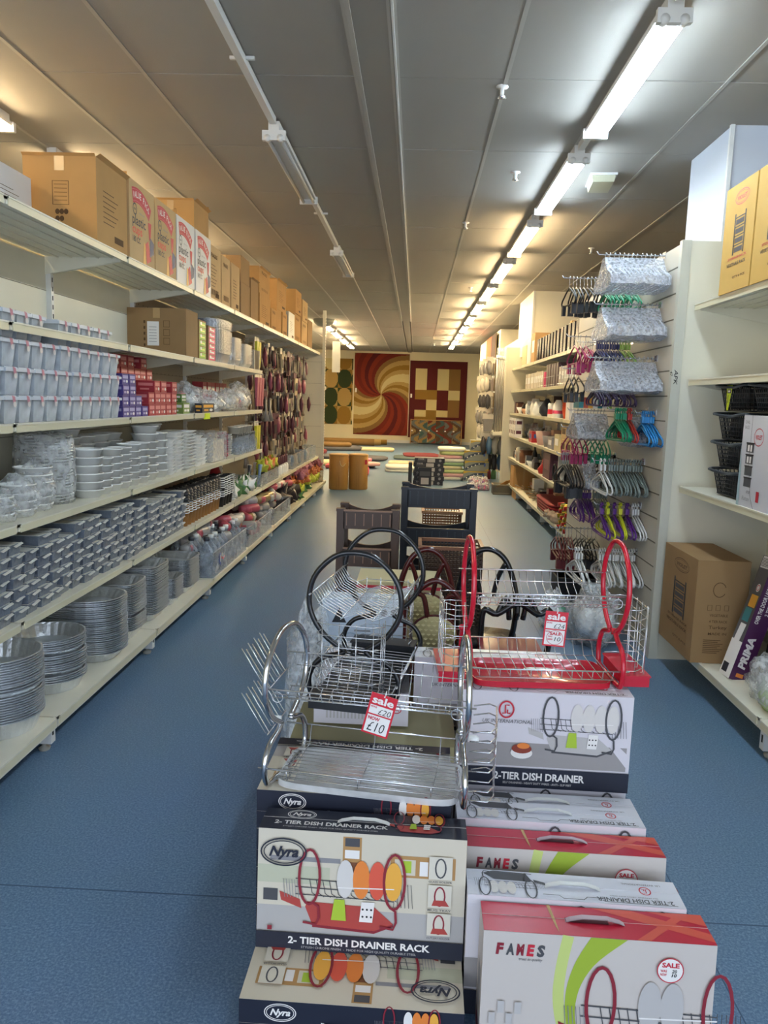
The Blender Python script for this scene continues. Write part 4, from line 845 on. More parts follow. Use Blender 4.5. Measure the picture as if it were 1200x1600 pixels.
def arch_chair(label, loc, m, cane, rz=0., W=.30, H=.86, n_spl=2):
    o = thing('child_chair', label, 'chair', loc, rz); w_ = W/2
    f = MB(); f.tube(cr([(-w_*.8, 0, .36), (-w_, -.01, .5), (-w_*.98, -.02, .66), (-w_*.6, -.03, H-.05), (0, -.035, H), (w_*.6, -.03, H-.05), (w_*.98, -.02, .66), (w_, -.01, .5), (w_*.8, 0, .36)], 5, False), .014, m, 8); f.build('back_frame', o)
    for k in range(n_spl):
        s_ = -1+2*k/(n_spl-1); f = MB(); f.tube(cr([(s_*.03, -.01, .62), (s_*.05, -.02, .72), (s_*w_*.62, -.03, H-.06)], 4, False), .012, m, 6); f.build('splat', o)
    if cane:
        f = MB(); f.lathe([(1, 0), (1.02, .004), (1, .008)], m, 26, TR(0, -.012, .56, 0, PI/2), cap0=True, cap1=True, a=w_*.8, b=.085)
        cm = mat('cane_weave', '#b9ac7a', .5); f2 = MB(); f2.lathe([(.92, 0), (.92, .001)], cm, 24, TR(0, -.021, .56, 0, PI/2), cap0=True, cap1=True, a=w_*.8, b=.085)
        for i in range(-4, 5):
            for j in range(-3, 4):
                x, z = i*.024+(j % 2)*.012, j*.02
                if (x/(w_*.7))**2+(z/.07)**2 < 1: f2.add([(x-.01, -.0225, .56+z), (x, -.0245, .56+z-.007), (x+.01, -.0225, .56+z), (x, -.0245, .56+z+.007)], [(0, 1, 2, 3)], mat('cane_weave_light', '#d2c793', .5))
        f.build('back_panel', o); f2.build('cane_panel', o)
    f = MB(); f.loft([[(x, .15+y, z) for x, y in outline(20, w_*q, .15*q, 4)] for z, q in ((.345, .9), (.35, 1), (.375, 1), (.38, .95))], m, True, True, True); f.build('seat', o)
    for sx in (-1, 1):
        for y in (0.01, .27): f = MB(); f.tube([(sx*w_*.85, y, .36), (sx*w_, y+(.02 if y > .1 else -.02), 0)], [.016, .012], m, 8); f.build('leg', o)
    f = MB(); f.tube([(-w_*.9, -.01, .2), (w_*.9, -.01, .2)], .009, m, 6); f.build('rung', o)
    return o
arch_chair('maroon plastic child chair with cream cane back, nearer one', (.115, 3.22, 0), MAHO, True, 0, .26, .80)
arch_chair('maroon plastic child chair with cane back, behind its twin', (.08, 3.60, 0), MAHO, True, .05, .26, .86)
arch_chair('black plastic child chair with fan splats behind the red drainer', (.47, 3.28, 0), BLKG, False, .1, .30, .70, 3)
arch_chair('black plastic child chair, second and farther behind the red drainer', (.38, 3.66, 0), BLKG, False, -.2, .28, .86, 2)
o = thing('slatted_basket', 'dark red slatted basket between the black chairs', 'basket', (.30, 3.0, .41)); f = MB()
DR = mat('dark_red_plastic', '#7d1420', .3, coat=.4)
f.box(0, 0, 0, .24, .16, .01, DR)
for k in range(5):
    for a_ in ((0, 0, .24, .006), (0, .154, .24, .16), (0, 0, .006, .16), (.234, 0, .24, .16)): f.box(a_[0], a_[1], .02+.028*k, a_[2], a_[3], .034+.028*k, DR)
for x in (0, .23): f.box(x, 0, 0, x+.01, .008, .15, DR); f.box(x, .152, 0, x+.01, .16, .15, DR)
f.build('slats', o); f = MB(); f.box(-.004, -.004, .15, .244, .164, .158, DR); f.build('rim', o)
plain_box('carton', 'small brown carton carrying the dark red basket', 'carton', (.26, 2.98, 0), .3, .22, .40, CARD3)
# open racks moulded like woven strips
def tier_rack(label, loc, W, D, tiers, m, mid, feet=0., curve=.035, ph=.11):
    o = thing('storage_rack', label, 'storage rack', loc); top = tiers[-1]
    for x in (0, W-.045):
        for y in (0, D-.045): f = MB(); f.box(x, y, 0, x+.045, y+.045, top-.01, m); f.box(x-.003, y-.003, top-.01, x+.048, y+.048, top+.006, m); f.build('post', o)
    for zt in tiers:
        f = MB(); n = 14
        for (ax, x0, y0, x1, y1, th) in (('x', .04, 0, W-.04, .02, 0), ('x', .04, D-.02, W-.04, D, 0), ('y', 0, .04, .02, D-.04, 0), ('y', W-.02, .04, W, D-.04, 0)):
            for k in range(n):
                u, v = k/n, (k+1)/n; d0 = curve*4*u*(1-u); d1 = curve*4*v*(1-v)
                if (ax == 'x' and y0 < .01): d0 = d1 = 0
                if ax == 'x': P = [(x0+(x1-x0)*u, x0+(x1-x0)*v)]; a0, a1 = P[0]; vs = [(a0, y0, zt-ph), (a1, y0, zt-ph), (a1, y1, zt-ph), (a0, y1, zt-ph), (a0, y0, zt-d0), (a1, y0, zt-d1), (a1, y1, zt-d1), (a0, y1, zt-d0)]
                else: a0, a1 = y0+(y1-y0)*u, y0+(y1-y0)*v; vs = [(x0, a0, zt-ph), (x1, a0, zt-ph), (x1, a1, zt-ph), (x0, a1, zt-ph), (x0, a0, zt-d0), (x1, a0, zt-d0), (x1, a1, zt-d1), (x0, a1, zt-d1)]
                f.add(vs, [(3, 2, 1, 0), (4, 5, 6, 7), (0, 1, 5, 4), (1, 2, 6, 5), (2, 3, 7, 6), (3, 0, 4, 7)], m)
        for k in range(int(W/.05)-1): f.box(.055+.05*k, -.003, zt-ph+.02, .06+.05*k, 0, zt-.02, mid)
        f.box(.04, -.006, zt-.008, W-.04, .0, zt+.002, mid); f.build('side_band', o)
        f = MB(); f.box(.02, .02, zt-ph, W-.02, D-.02, zt-ph+.008, m)
        for k in range(int(W/.04)-1): f.box(.04+.04*k, .03, zt-ph+.008, .05+.04*k, D-.03, zt-ph+.012, mid)
        f.build('tray', o)
    return o
tier_rack('black woven look storage rack standing in the aisle centre', (-.07, 4.95, 0), .49, .36, (.25, .48, .73, .99), BLKP, mat('black_plastic_edge', '#2c3138', .4), ph=.125)
tier_rack('brown woven look storage rack left of the black one', (-.43, 4.35, 0), .36, .30, (.22, .45, .70, .92), mat('dark_brown_plastic', '#4a3528', .45), mat('light_brown_plastic', '#8d6a52', .4))
def crate(name, label, loc, W, D, H, m, m2):
    o = thing(name, label, 'basket', loc); f = MB(); nx = int(W/.022); nz = max(3, int(H/.022))
    for (ax, c0) in (('x', 0), ('x', D-.004), ('y', 0), ('y', W-.004)):
        L = W if ax == 'x' else D; nn = int(L/.02)
        for k in range(nn+1):
            u = k*(L-.006)/nn; f.box(*((u, c0, .01, u+.006, c0+.003, H) if ax == 'x' else (c0, u, .01, c0+.003, u+.006, H)), m)
        for k in range(nz+1):
            z = .01+k*(H-.02)/nz; f.box(*((0, c0, z, W, c0+.004, z+.009) if ax == 'x' else (c0, 0, z, c0+.004, D, z+.009)), m)
    f.build('lattice', o); f = MB(); f.box(0, 0, 0, W, D, .01, m); f.build('base', o)
    f = MB(); f.box(-.008, -.008, H-.01, W+.008, .012, H+.008, m2); f.box(-.008, D-.012, H-.01, W+.008, D+.008, H+.008, m2); f.box(-.008, 0, H-.01, .012, D, H+.008, m2); f.box(W-.012, 0, H-.01, W+.008, D, H+.008, m2); f.build('rim', o)
crate('laundry_basket', 'tall brown lattice laundry basket open at the top, beside the red drainer', (.05, 4.05, 0), .34, .26, .775, mat('dark_brown_plastic', '#4a3528', .45), BRNP)
plain_box('carton', 'carton holding up the small brown basket inside the black rack', 'carton', (.07, 5.45, 0), .3, .3, .62, CARD3)
crate('small_basket', 'small caramel brown basket seen through the black rack', (.08, 5.48, .622), .28, .24, .14, mat('caramel_plastic', '#8d5a34', .45), mat('caramel_rim', '#b98558', .4))
# dark appliance cartons farther down the aisle
def pr_dark(A, a, c):
    A.rect(a*.42, c*.08, a*.68, c*.9, LGREY); A.rect(a*.1, c*.15, a*.38, c*.85, DGREY); A.ell(a*.85, c*.5, .025, .025, GREYP, 14)
    A.text('COOK', a*.12, c*.6, .03, a*.2, LGREY)
for k in range(6):
    plain_box('appliance_carton', ['lowest', 'second', 'third', 'fourth', 'fifth', 'topmost, red edged'][k]+' black printed carton in the stack beyond the black rack', 'carton', (.0+.02*(k % 2), 14.3, .084*k), .56, .4, .082, mat('black_carton', '#25262e', .5), (pr_dark,))
plain_box('carton', 'narrow dark carton leaning at the left of the black printed stack', 'carton', (-.09, 14.4, 0), .07, .3, .4, mat('black_carton', '#25262e', .5))
plain_box('carton', 'black carton with two white panels in front of the dark stack', 'carton', (.1, 14.12, 0), .24, .15, .34, mat('black_carton', '#25262e', .5), (lambda A, a, c: (A.rect(a*.2, c*.1, a*.8, c*.45, LGREY), A.rect(a*.1, c*.55, a*.9, c*.8, DGREY)),))
# ================================================================ right side: slatted wall with hangers, near shelves, far shelves
SLAT = mat('slatwall_cream', '#c5beae', .45, noise=.04, nscale=5); GRV = mat('slat_groove', '#6b6658', .8)
sw = thing('slatwall', 'cream slatted wall panel carrying rows of clothes hangers', 'slatwall', (1.513, 4.73, 0))
f = MB(); f.box(0, 0, 0, .03, 2.75, 2.5, SLAT)
for k in range(16): f.box(-.0012, 0, .12+.15*k, .0, 2.75, .128+.15*k, GRV); f.box(-.002, 0, .13+.15*k, 0, 2.75, .133+.15*k, SLAT)
f.build('slatted_board', sw)
ep = thing('end_panel', 'tall cream end panel facing the viewer between hangers and near shelves', 'panel', (1.513, 4.69, 0))
f = MB(); f.box(0, 0, 0, .75, .035, 2.515, PANEL); f.build('board', ep); f = MB(); f.box(-.004, -.006, 0, .05, .04, 2.518, mat('edge_trim_paint', '#c3c2b4', .4)); f.build('edge_trim', ep)
A = Art((.03, -.007, 1.78), (0, 0, -1), (1, 0, 0)); A.text('APK', 0, -.02, .022, .09, BLACK, .01, .2); A.text('47', .01, -.045, .015, .03, BLACK, 0, .2); A.build('handwriting', ep)
def hang_mesh(kind, m, m2=None):
    f = MB(); hk = ZINC if kind != 'flat' else m; w_ = .2; r = .0045 if kind == 'tube' else .006
    f.tube([(0, -.016, -.004), (0, -.01, .008), (0, .004, .012), (0, .016, .002), (0, .012, -.015), (0, 0, -.03), (0, 0, -.06)], .0025 if hk is ZINC else .005, hk, 5)
    if kind == 'flat': f.box(-.006, -.022, -.055, .006, .022, -.02, m)
    f.tube([(0, 0, -.06), (0, -.07, -.085), (0, -w_*.92, -.135), (0, -w_, -.155), (0, -w_*.9, -.175), (0, 0, -.178), (0, w_*.9, -.175), (0, w_, -.155), (0, w_*.92, -.135), (0, .07, -.085)], r, m, 5, True)
    if kind == 'flat': f.tube([(0, -.15, -.13), (0, 0, -.08), (0, .15, -.13)], .005, m2 or m, 5)
    if kind == 'clip':
        for s_ in (-1, 1): f.box(-.012, s_*.13-.02, -.24, .012, s_*.13+.02, -.17, m)
    return f.build('clothes_hanger')
HM = {}
rods = {}
def bundle(x0, x1, y, z, n, kind, m, lb, wrap=False, scale=1., m2=None):
    key = (kind, m.name)
    grp = 'hangers, '+lb
    for k in range(n):
        if key in HM: o = HM[key].copy(); COL.objects.link(o)
        else: o = hang_mesh(kind, m, m2); HM[key] = o
        t = (k+.5)/n; o.location = (x0+(x1-x0)*t, y+(R()-.5)*.02, z-.014); o.rotation_euler = ((R()-.5)*.08, 0, (R()-.5)*.12); o.scale = (1, scale, scale)
        tag(o, lb, 'clothes hanger', grp)
    if (y, z) not in rods:
        rods[(y, z)] = 1; f = MB(); f.tube([(0, y-4.73, z-.012), (x0-1.513-.03, y-4.73, z-.012), (x0-1.513-.045, y-4.73, z+.006)], .0035, ZINC, 6); f.box(-.004, y-4.73-.03, z-.03, 0, y-4.73+.03, z+.01, ZINC); f.build('hook', sw)
    if wrap:
        f = MB(); nn = 10; rings = []
        for k in range(nn+1):
            x = x0+(x1-x0)*k/nn; j = lambda a: a*(1+.06*(R()-.5)); q = .9 if k in (0, nn) else 1.
            rings.append([(x, y+s_*scale*q, z+v*scale) for s_, v in ((-.03, -.03), (-.1, j(-.1)), (-.205, j(-.145)), (-.215, j(-.19)), (-.1, j(-.205)), (.1, j(-.205)), (.215, j(-.19)), (.205, j(-.145)), (.1, j(-.1)), (.03, -.03))])
        f.loft(rings, HWRAP, False, True, True)
        o = f.build('hanger_wrap'); tag(o, 'clear wrap around '+lb.split(',')[0], 'plastic wrap')
GRYH = mat('grey_clear_hanger', '#b4b8c2', .3); BLKH = mat('black_hanger', '#1f2022', .4); GRNH = mat('green_hanger', '#18966a', .35); NAVH = mat('navy_hanger', '#2a2f66', .4)
LIMH = mat('lime_hanger', '#8ab04a', .4); MAGH = mat('magenta_hanger', '#a81f5c', .35); PURH = mat('purple_hanger', '#5b2183', .35); BLUH = mat('blue_hanger', '#2f86c4', .35)
WHTH = mat('white_hanger', '#dfdfdd', .35); GREH = mat('grey_hanger', '#7c8782', .45); YELH = mat('yellow_hanger', '#d6dc2c', .4); REDH = mat('red_hanger', '#c0392f', .4); DRDH = mat('dark_red_hanger', '#6b1420', .4); BRNH = mat('brown_hanger', '#3c2a22', .4); DPUH = mat('dark_purple_hanger', '#45345c', .4)
bundle(1.14, 1.50, 5.02, 2.50, 13, 'tube', GRYH, 'the topmost clear wrapped hangers, on the highest hook', True, 1.15)
bundle(1.10, 1.50, 5.95, 2.50, 15, 'clip', BLKH, 'black clip hangers at the top left, sticking out farthest', False, 1.1)
bundle(1.26, 1.50, 5.50, 2.39, 8, 'flat', GRNH, 'emerald green hangers just under the topmost clear pack', False, .9)
bundle(1.14, 1.50, 5.02, 2.20, 13, 'tube', GRYH, 'clear wrapped hangers on the second hook from the top', True, 1.15)
bundle(1.26, 1.42, 5.60, 2.02, 9, 'flat', NAVH, 'navy blue hangers below the second clear pack', False, 1.)
bundle(1.42, 1.50, 5.60, 2.02, 4, 'flat', LIMH, 'lime green hangers beside the navy ones', False, 1.)
bundle(1.12, 1.24, 5.75, 2.06, 3, 'clip', MAGH, 'magenta hangers in front of the navy ones', False, 1.1)
bundle(1.12, 1.50, 5.02, 1.87, 14, 'tube', GRYH, 'clear wrapped hangers on the third hook from the top', True, 1.15)
bundle(1.22, 1.50, 5.45, 1.74, 13, 'flat', DPUH, 'dark purple hangers below the third clear pack', False, .95)
bundle(1.10, 1.20, 5.75, 1.83, 3, 'clip', BLKH, 'black clip hangers in front of the dark purple ones', False, 1.)
bundle(1.16, 1.40, 5.75, 1.53, 10, 'tube', GRYH, 'clear wrapped hangers under the striped pack', True, 1.1)
bundle(1.30, 1.38, 5.12, 1.545, 5, 'flat', GRNH, 'bright green hangers on the eye level hook', False, 1.1)
bundle(1.385, 1.41, 5.12, 1.545, 2, 'flat', REDH, 'red hangers beside the bright green ones', False, 1.1)
bundle(1.42, 1.50, 5.25, 1.52, 5, 'tube', GRYH, 'clear wrapped hangers between the red and the blue ones', True, 1.1)
bundle(1.43, 1.505, 4.96, 1.53, 6, 'flat', BLUH, 'bright blue hangers nearest the end panel', False, 1.1)
bundle(1.16, 1.30, 5.95, 1.40, 4, 'clip', MAGH, 'magenta clip hangers behind the bright green ones', False, 1.1)
bundle(1.32, 1.48, 5.95, 1.38, 5, 'clip', GRNH, 'dark green clip hangers behind the red ones', False, 1.)
bundle(1.12, 1.24, 5.85, 1.20, 7, 'clip', BLKH, 'black clip hangers at middle height left of the clear pack', False, 1.3)
bundle(1.26, 1.36, 5.85, 1.18, 5, 'tube', GRYH, 'clear wrapped hangers between black and brown ones', True, 1.2)
bundle(1.37, 1.50, 5.85, 1.20, 6, 'clip', BRNH, 'dark brown hangers behind the grey ones', False, 1.)
bundle(1.22, 1.27, 5.12, 1.21, 2, 'flat', WHTH, 'white hangers in front of the grey row', False, 1.15)
bundle(1.28, 1.505, 5.12, 1.21, 13, 'flat', GREH, 'dull grey hangers in a long row at middle height', False, 1.15)
bundle(1.26, 1.38, 5.95, .93, 8, 'flat', PURH, 'vivid purple hangers above the gold packs', False, 1.25)
bundle(1.39, 1.50, 5.95, .93, 6, 'flat', GREH, 'grey hangers beside the vivid purple ones', False, 1.2)
for k in range(5): bundle(1.25+.042*k, 1.27+.042*k, 5.12, .92, 2, 'flat', YELH if k % 2 else PURH, 'yellow hangers in the yellow and purple row' if k % 2 else 'purple hangers in the yellow and purple row', False, 1.12)
bundle(1.455, 1.505, 5.12, .92, 3, 'flat', WHTH, 'white hangers ending the yellow and purple row', False, 1.12)
bundle(1.12, 1.26, 5.95, .62, 6, 'clip', DRDH, 'dark red hangers low on the slatted wall', False, 1.2)
bundle(1.27, 1.45, 5.95, .62, 6, 'clip', BLKH, 'black hangers low on the slatted wall', False, 1.2)
bundle(1.10, 1.16, 5.12, .61, 3, 'flat', WHTH, 'white hangers at the tip of the lowest hook', False, 1.15)
bundle(1.26, 1.505, 5.12, .61, 14, 'flat', WHTH, 'white hangers in the lowest long row', False, 1.15)
bundle(1.40, 1.50, 6.75, 2.10, 5, 'clip', MAGH, 'magenta hangers on the far column of hooks', False, 1.)
# striped pack and packs at the foot
f = MB()
for k, c in enumerate((TEALP, mat('coral_pack', '#d0604a', .5), YELLOWP, WHT, TEALP, WHT, LIMH)): f.box(.035*k, 0, 0, .035*k+.034, .2, .08, c)
tag(f.build('striped_pack', None, (1.22, 5.85, 1.535)), 'pack striped in teal, coral and yellow on the slatted wall', 'pack')
bag('plastic_bag', 'clear bag of white hangers on the floor below the slatted wall', (1.22, 4.95, 0), .16, .2, .22, [WHTH, OFFW], 91)
bag('plastic_bag', 'small clear bag with white and green bits beside the wall foot', (1.02, 5.25, 0), .12, .16, .15, [WHTH, OFFW, GRNH], 92)
f = MB(); f.box(0, 0, 0, .3, .3, .2, mat('dark_crate', '#202226', .6)); f.box(-.01, -.01, .19, .31, .31, .2, BLKP); tag(f.build('dark_crate', None, (1.18, 6.0, 0)), 'dark crate on the floor below the low hangers', 'crate')

# ---------------------------------------------------------------- near right shelving
for i, (a, b_) in enumerate(((.84, 2.10), (2.10, 3.36), (3.36, 4.66))):
    bay('shelving_bay', 'cream near right shelving bay '+('out of view beside the viewer', 'just out of frame', 'with the black baskets and the large cartons')[i], 1.60, -1, a, b_, [(2.15, .5), (1.72, .5), (1.09, .5)], .18, 2.4, 2.45, depth=.55, basef=0.0)
def vcarton(label, y0, y1, z0, h, m, d=.42, X=1.585, oval=True, txt=True):
    o = thing('rack_carton', label, 'carton', (X, y1, z0)); w_ = y1-y0
    f = MB(); f.box(0, -w_, 0, d, 0, h, m); f.build('box_body', o)
    A = Art((0, 0, 0), (0, -1, 0), (0, 0, 1)); P = RED if m is not CARD3 else INK
    A.ring(w_*.55, h*.86, w_*.22, h*.065, .004, P); A.ring(w_*.55, h*.86, w_*.19, h*.05, .002, P); A.text('VIOLET', w_*.39, h*.84, h*.035, w_*.32, P, .03)
    for k in range(4):
        A.rect(w_*.38, h*(.42+.085*k), w_*.72, h*(.43+.085*k), BLACK); A.rect(w_*.42, h*(.36+.085*k), w_*.68, h*(.405+.085*k), mat('crate_print', '#4c4748', .6))
    for u in (.37, .7): A.rect(w_*u, h*.34, w_*(u+.035), h*.72, BLACK)
    A.text('STORAGE RACK', w_*.25, h*.3, h*.022, w_*.6, P, .02); A.text('VEGETABLE RACK', w_*.22, h*.24, h*.03, w_*.62, BLACK if m is not CARD3 else INK, .02); A.text('QTY 6 PCS', w_*.45, h*.12, h*.02, w_*.4, INK)
    A.build('printed_front', o)
    A = Art((0, -w_, 0), (1, 0, 0), (0, 0, 1)); A.ring(d*.45, h*.72, d*.12, h*.07, .004, INK, 18, 20, 330)
    for k in range(3): A.line([(d*(.25+.16*k), h*.52), (d*(.33+.16*k), h*.52), (d*(.33+.16*k), h*.57), (d*(.25+.16*k), h*.57)], .003, INK, True)
    for k, t in enumerate(('VEGETABLE', '4 TIER RACK', 'Turkey', 'MADE IN')): A.text(t, d*.3, h*(.46-.06*k), .014+.004*(k == 2), d*.35, INK, .01)
    for k in range(8): A.rect(d*.22, h*(.1+.018*k), d*(.5+.05*(k % 3)), h*(.106+.018*k), INK)
    A.build('printed_side', o); return o
YC = mat('yellow_cardboard', '#c9a04e', .7, noise=.08, nscale=6)
vcarton('yellow rack carton with red oval mark, farther one on the top right shelf', 3.90, 4.27, 2.15, .53, YC)
vcarton('yellow rack carton with red oval mark, nearer one on the top right shelf', 3.49, 3.885, 2.15, .53, YC)
vcarton('yellow rack carton beside the joint of the top right shelf', 3.08, 3.47, 2.15, .53, YC)
vcarton('large brown rack carton resting on the bottom right shelf against the panel', 4.10, 4.64, .182, .57, CARD3, .28, 1.545)
# black basket tower
tw = thing('basket_tower', 'tower of four black lattice baskets on the middle right shelf', 'basket tower', (1.66, 3.95, 1.09))
for k in range(4):
    f = MB(); z = .0+.145*k if k else 0; W, D, H = .36, .36, .135; BL = mat('black_lattice', '#1b1e22', .5)
    z = .008+.15*k
    for j in range(17):
        u = j*(W-.006)/16; e = .03
        for (p0, p1) in (((u, 0), (u*.86+.025, .025)), ((u, D), (u*.86+.025, D-.025)), ((0, u), (.025, u*.86+.025)), ((W, u), (W-.025, u*.86+.025))):
            f.tube([(p0[0], p0[1], z+H), (p1[0], p1[1], z)], .003, BL, 4)
    for q in range(6):
        v = q/6; a = .025*(1-v)
        f.tube([(a, a, z+H*v), (W-a, a, z+H*v), (W-a, D-a, z+H*v), (a, D-a, z+H*v)], .003, BL, 4, True)
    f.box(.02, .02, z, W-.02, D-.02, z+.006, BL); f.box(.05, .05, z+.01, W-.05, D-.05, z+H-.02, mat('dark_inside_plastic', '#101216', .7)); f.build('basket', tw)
    f = MB(); f.tube(cr([(-.008, -.008, z+H), (-.008, D/2, z+H-.014), (-.008, D+.008, z+H), (W+.008, D+.008, z+H), (W+.008, -.008, z+H), (W/2, -.008, z+H-.014)], 4), .008, mat('basket_rim', '#3a4046', .35), 6, True); f.build('rim', tw)
tw2 = dup(tw, (1.66, 3.54, 1.09), label='second tower of black lattice baskets, behind the white rack box')
f = MB(); A = Art((-.012, .25, .46), (0, -1, 0), (0, 0, 1), f); A.poly([(.02, 0), (.04, 0), (.075, .13), (0, .13)], mat('neon_tag', '#d6ea2a', .5)); A.rect(.012, .09, .06, .11, BLACK); A.up(); A.rect(.02, .095, .05, .105, WHITE); A.rect(.025, .04, .032, .08, BLACK); f.build('neon_tag', tw)
o = thing('rack_box', 'white box with an oval mark and a picture of a black rack, before the baskets', 'box', (1.60, 3.83, 1.09)); f = MB(); f.box(0, -.34, 0, .2, 0, .44, mat('rack_box_white', '#c9cad0', .4)); f.build('box_body', o)
A = Art((0, 0, 0), (0, -1, 0), (0, 0, 1)); A.text('OVAL', .02, .40, .016, .05, GREYP); A.text('RACK', .02, .375, .016, .05, GREYP); A.line([(.095, .44), (.1, .2), (.15, .05), (.19, 0)], .003, BLACK); A.ring(.18, .34, .05, .04, .004, RED); A.text('VIOLET', .145, .33, .02, .07, RED, .03)
for k in range(4): A.rect(.06, .1+.055*k, .14, .14+.055*k, DGREY); A.rect(.055, .14+.055*k, .145, .147+.055*k, BLACK); A.up() if k == 0 else None
for k in (2, 3): A.rect(.075, .105+.055*k, .095, .135+.055*k, WHITE); A.rect(.105, .105+.055*k, .122, .135+.055*k, WHITE)
A.text('4758', .1, .07, .014, .04, GREYP); A.text('Rattan', .06, .035, .02, .08, GREYP, 0, .3); A.poly([(0, .0), (.03, .0), (.02, .2), (0, .3)], mat('soft_teal_print', '#9fb8bd', .5)); A.rect(.21, .04, .24, .09, RED); A.build('printed_front', o)
# leaning long boxes at the bottom
def leaning(name, label, M, W, D, H, m, arts):
    o = thing(name, label, 'box'); o.matrix_world = M; f = MB(); f.box(0, 0, 0, W, D, H, m); f.build('box_body', o)
    A = Art((0, 0, 0), (1, 0, 0), (0, 0, 1)); B = Art((0, D, 0), (0, -1, 0), (0, 0, 1), A.mb); arts(A, B, W, D, H); A.build('printed_faces', o)
PBX = mat('plum_box', '#4a1f4d', .35)
def a_prima(A, B, W, D, H):
    B.rect(0, 0, D, H, mat('photo_grey_print', '#5b5a5c', .4)); B.rect(0, 0, D, H*.3, WHITE); B.up(); B.rect(D*.1, .02, D*.6, .07, NAVY); B.ell(D*.6, H*.74, .02, .022, WHITE, 14); B.up(); B.ring(D*.6, H*.74, .014, .014, .004, RED)
    B.rect(D*.3, H*.58, D*.9, H*.68, YELLOWP); B.rect(D*.2, H*.46, D*.8, H*.57, TEALP); B.poly([(D*.2, H*.3), (D*.7, H*.3), (D*.8, H*.44), (D*.3, H*.44)], WHITE); B.rect(D*.1, H*.9, D*.9, H*.995, WHITE)
    for k in range(7): B.rect(D*(.15+.1*k), H*.91, D*(.18+.1*k)+.002, H*.98, BLACK)
    A.text('OVER THE DOOR LAUNDRY DRYER', W*.42, H*.47, .02, H*.45, WHITE, .03, 0, PI/2); A.text('2 TIER AIRER RACK', W*.78, H*.55, .018, H*.3, WHITE, .02, 0, PI/2); A.text('PRIMA', W*.62, H*.1, .036, H*.26, WHITE, .05, .15, PI/2); A.rect(W*.3, .02, W*.7, .04, ORANGE)
leaning('airer_box', 'plum and grey laundry airer box leaning beside the brown carton', TR(1.66, 3.86, .186, 0, math.radians(-4), math.radians(17)), .095, .12, .66, PBX, a_prima)
def a_bench(A, B, W, D, H):
    A.rect(0, 0, W, H*.46, mat('bench_photo_print', '#a39a92', .4)); A.up(); A.poly([(.01, .02), (W*.9, .02), (W*.8, .08), (.02, .12)], mat('bench_shadow_print', '#4f4a4a', .5)); A.rect(W*.25, H*.22, W*.4, H*.34, BLACK); A.rect(W*.55, H*.14, W*.68, H*.24, BLACK); A.rect(W*.1, H*.36, W*.4, H*.5, BLACK); A.up(); A.text('KD', W*.14, H*.4, .03, W*.2, WHITE, .03); A.rect(W*.6, H*.36, W*.95, H*.42, BLACK)
    for k in range(7): A.poly([(W*(.05+.13*k), H*.5), (W*(.14+.13*k), H*.5), (W*(.14+.13*k), H), (W*(.05+.13*k), H)], BAMBOO)
leaning('shoe_rack_box', 'pale box with bamboo slats and a bench picture leaning at the bottom right', TR(1.76, 3.66, .186, 0, math.radians(-4), math.radians(19)), .24, .06, .66, mat('tan_box', '#a78a6a', .6), a_bench)
leaning('pink_board', 'dusty pink board leaning behind the bamboo slat box', TR(1.90, 3.56, .186, 0, math.radians(-4), math.radians(19)), .18, .03, .6, mat('dusty_pink', '#a86e68', .6), lambda A, B, W, D, H: None)
leaning('black_pack', 'tall black pack with an orange mark leaning against the right shelf back', TR(1.90, 3.98, .186, 0, 0, math.radians(8)), .2, .05, .85, mat('black_pack', '#2a282b', .5), lambda A, B, W, D, H: A.ell(W*.5, H*.8, .04, .04, ORANGE))
bag('bagged_pack', 'grey and green bagged pack at the edge of the bottom right shelf', (1.74, 3.52, .18), .12, .2, .14, [mat('soft_grey_pack', '#a2a8a2', .5), mat('sage_pack', '#8da06c', .5), WHT], 101)

# ---------------------------------------------------------------- far right shelving
JR = [7.55, 8.78, 10.0, 11.22, 12.44, 13.66]
for i in range(5):
    bay('shelving_bay', 'cream far right shelving bay '+('beside the slatted wall', 'second from the slatted wall', 'in the middle of the run', 'second from the tall end panel', 'at the tall end panel')[i], 1.66, -1, JR[i], JR[i+1], [(2.15, .42), (1.775, .42), (1.395, .42), (1.01, .42), (.633, .42)], .18, 2.5, 2.55, depth=.42, basef=.0)
f = MB(); f.box(1.55, 13.7, 0, 2.15, 13.75, 2.52, PANEL); f.box(1.545, 13.69, 0, 1.57, 13.76, 2.52, SHELF); tag(f.build('end_panel'), 'tall cream end panel closing the far right shelving before the curtain poles', 'panel')
X = 1.675
def rbox(label, y, z, w_, d, h, m, m2=None, name='box', group=None, x=None):
    f = MB(); f.box(0, 0, 0, d, w_, h, m)
    if m2: A = Art((0, w_, 0), (0, -1, 0), (0, 0, 1), f); A.rect(w_*.15, h*.35, w_*.85, h*.75, m2); B = Art((0, 0, 0), (1, 0, 0), (0, 0, 1), f); B.rect(d*.15, h*.4, d*.85, h*.75, m2)
    return tag(f.build(name, None, (X if x is None else x, y, z)), label, 'box', group)
TANB = mat('tan_carton', '#c09a6a', .7)
rbox('tall pale and tan carton standing at the far end of the top right shelf', 11.3, 2.15, .3, .4, .42, TANB, WHITE, 'carton'); rbox('pale carton beside the tall tan one', 11.7, 2.15, .35, .4, .36, CUPW, None, 'carton'); rbox('pale striped carton before the end panel', 12.1, 2.15, .5, .4, .3, mat('cream_carton', '#c7b98f', .6), None, 'carton')
rbox('tan carton behind the black wrapped packs near the hangers', 7.75, 2.15, .25, .4, .42, TANB, None, 'carton'); rbox('tan box standing between the black packs', 9.6, 2.15, .1, .3, .42, TANB, None, 'carton', None, 1.85)
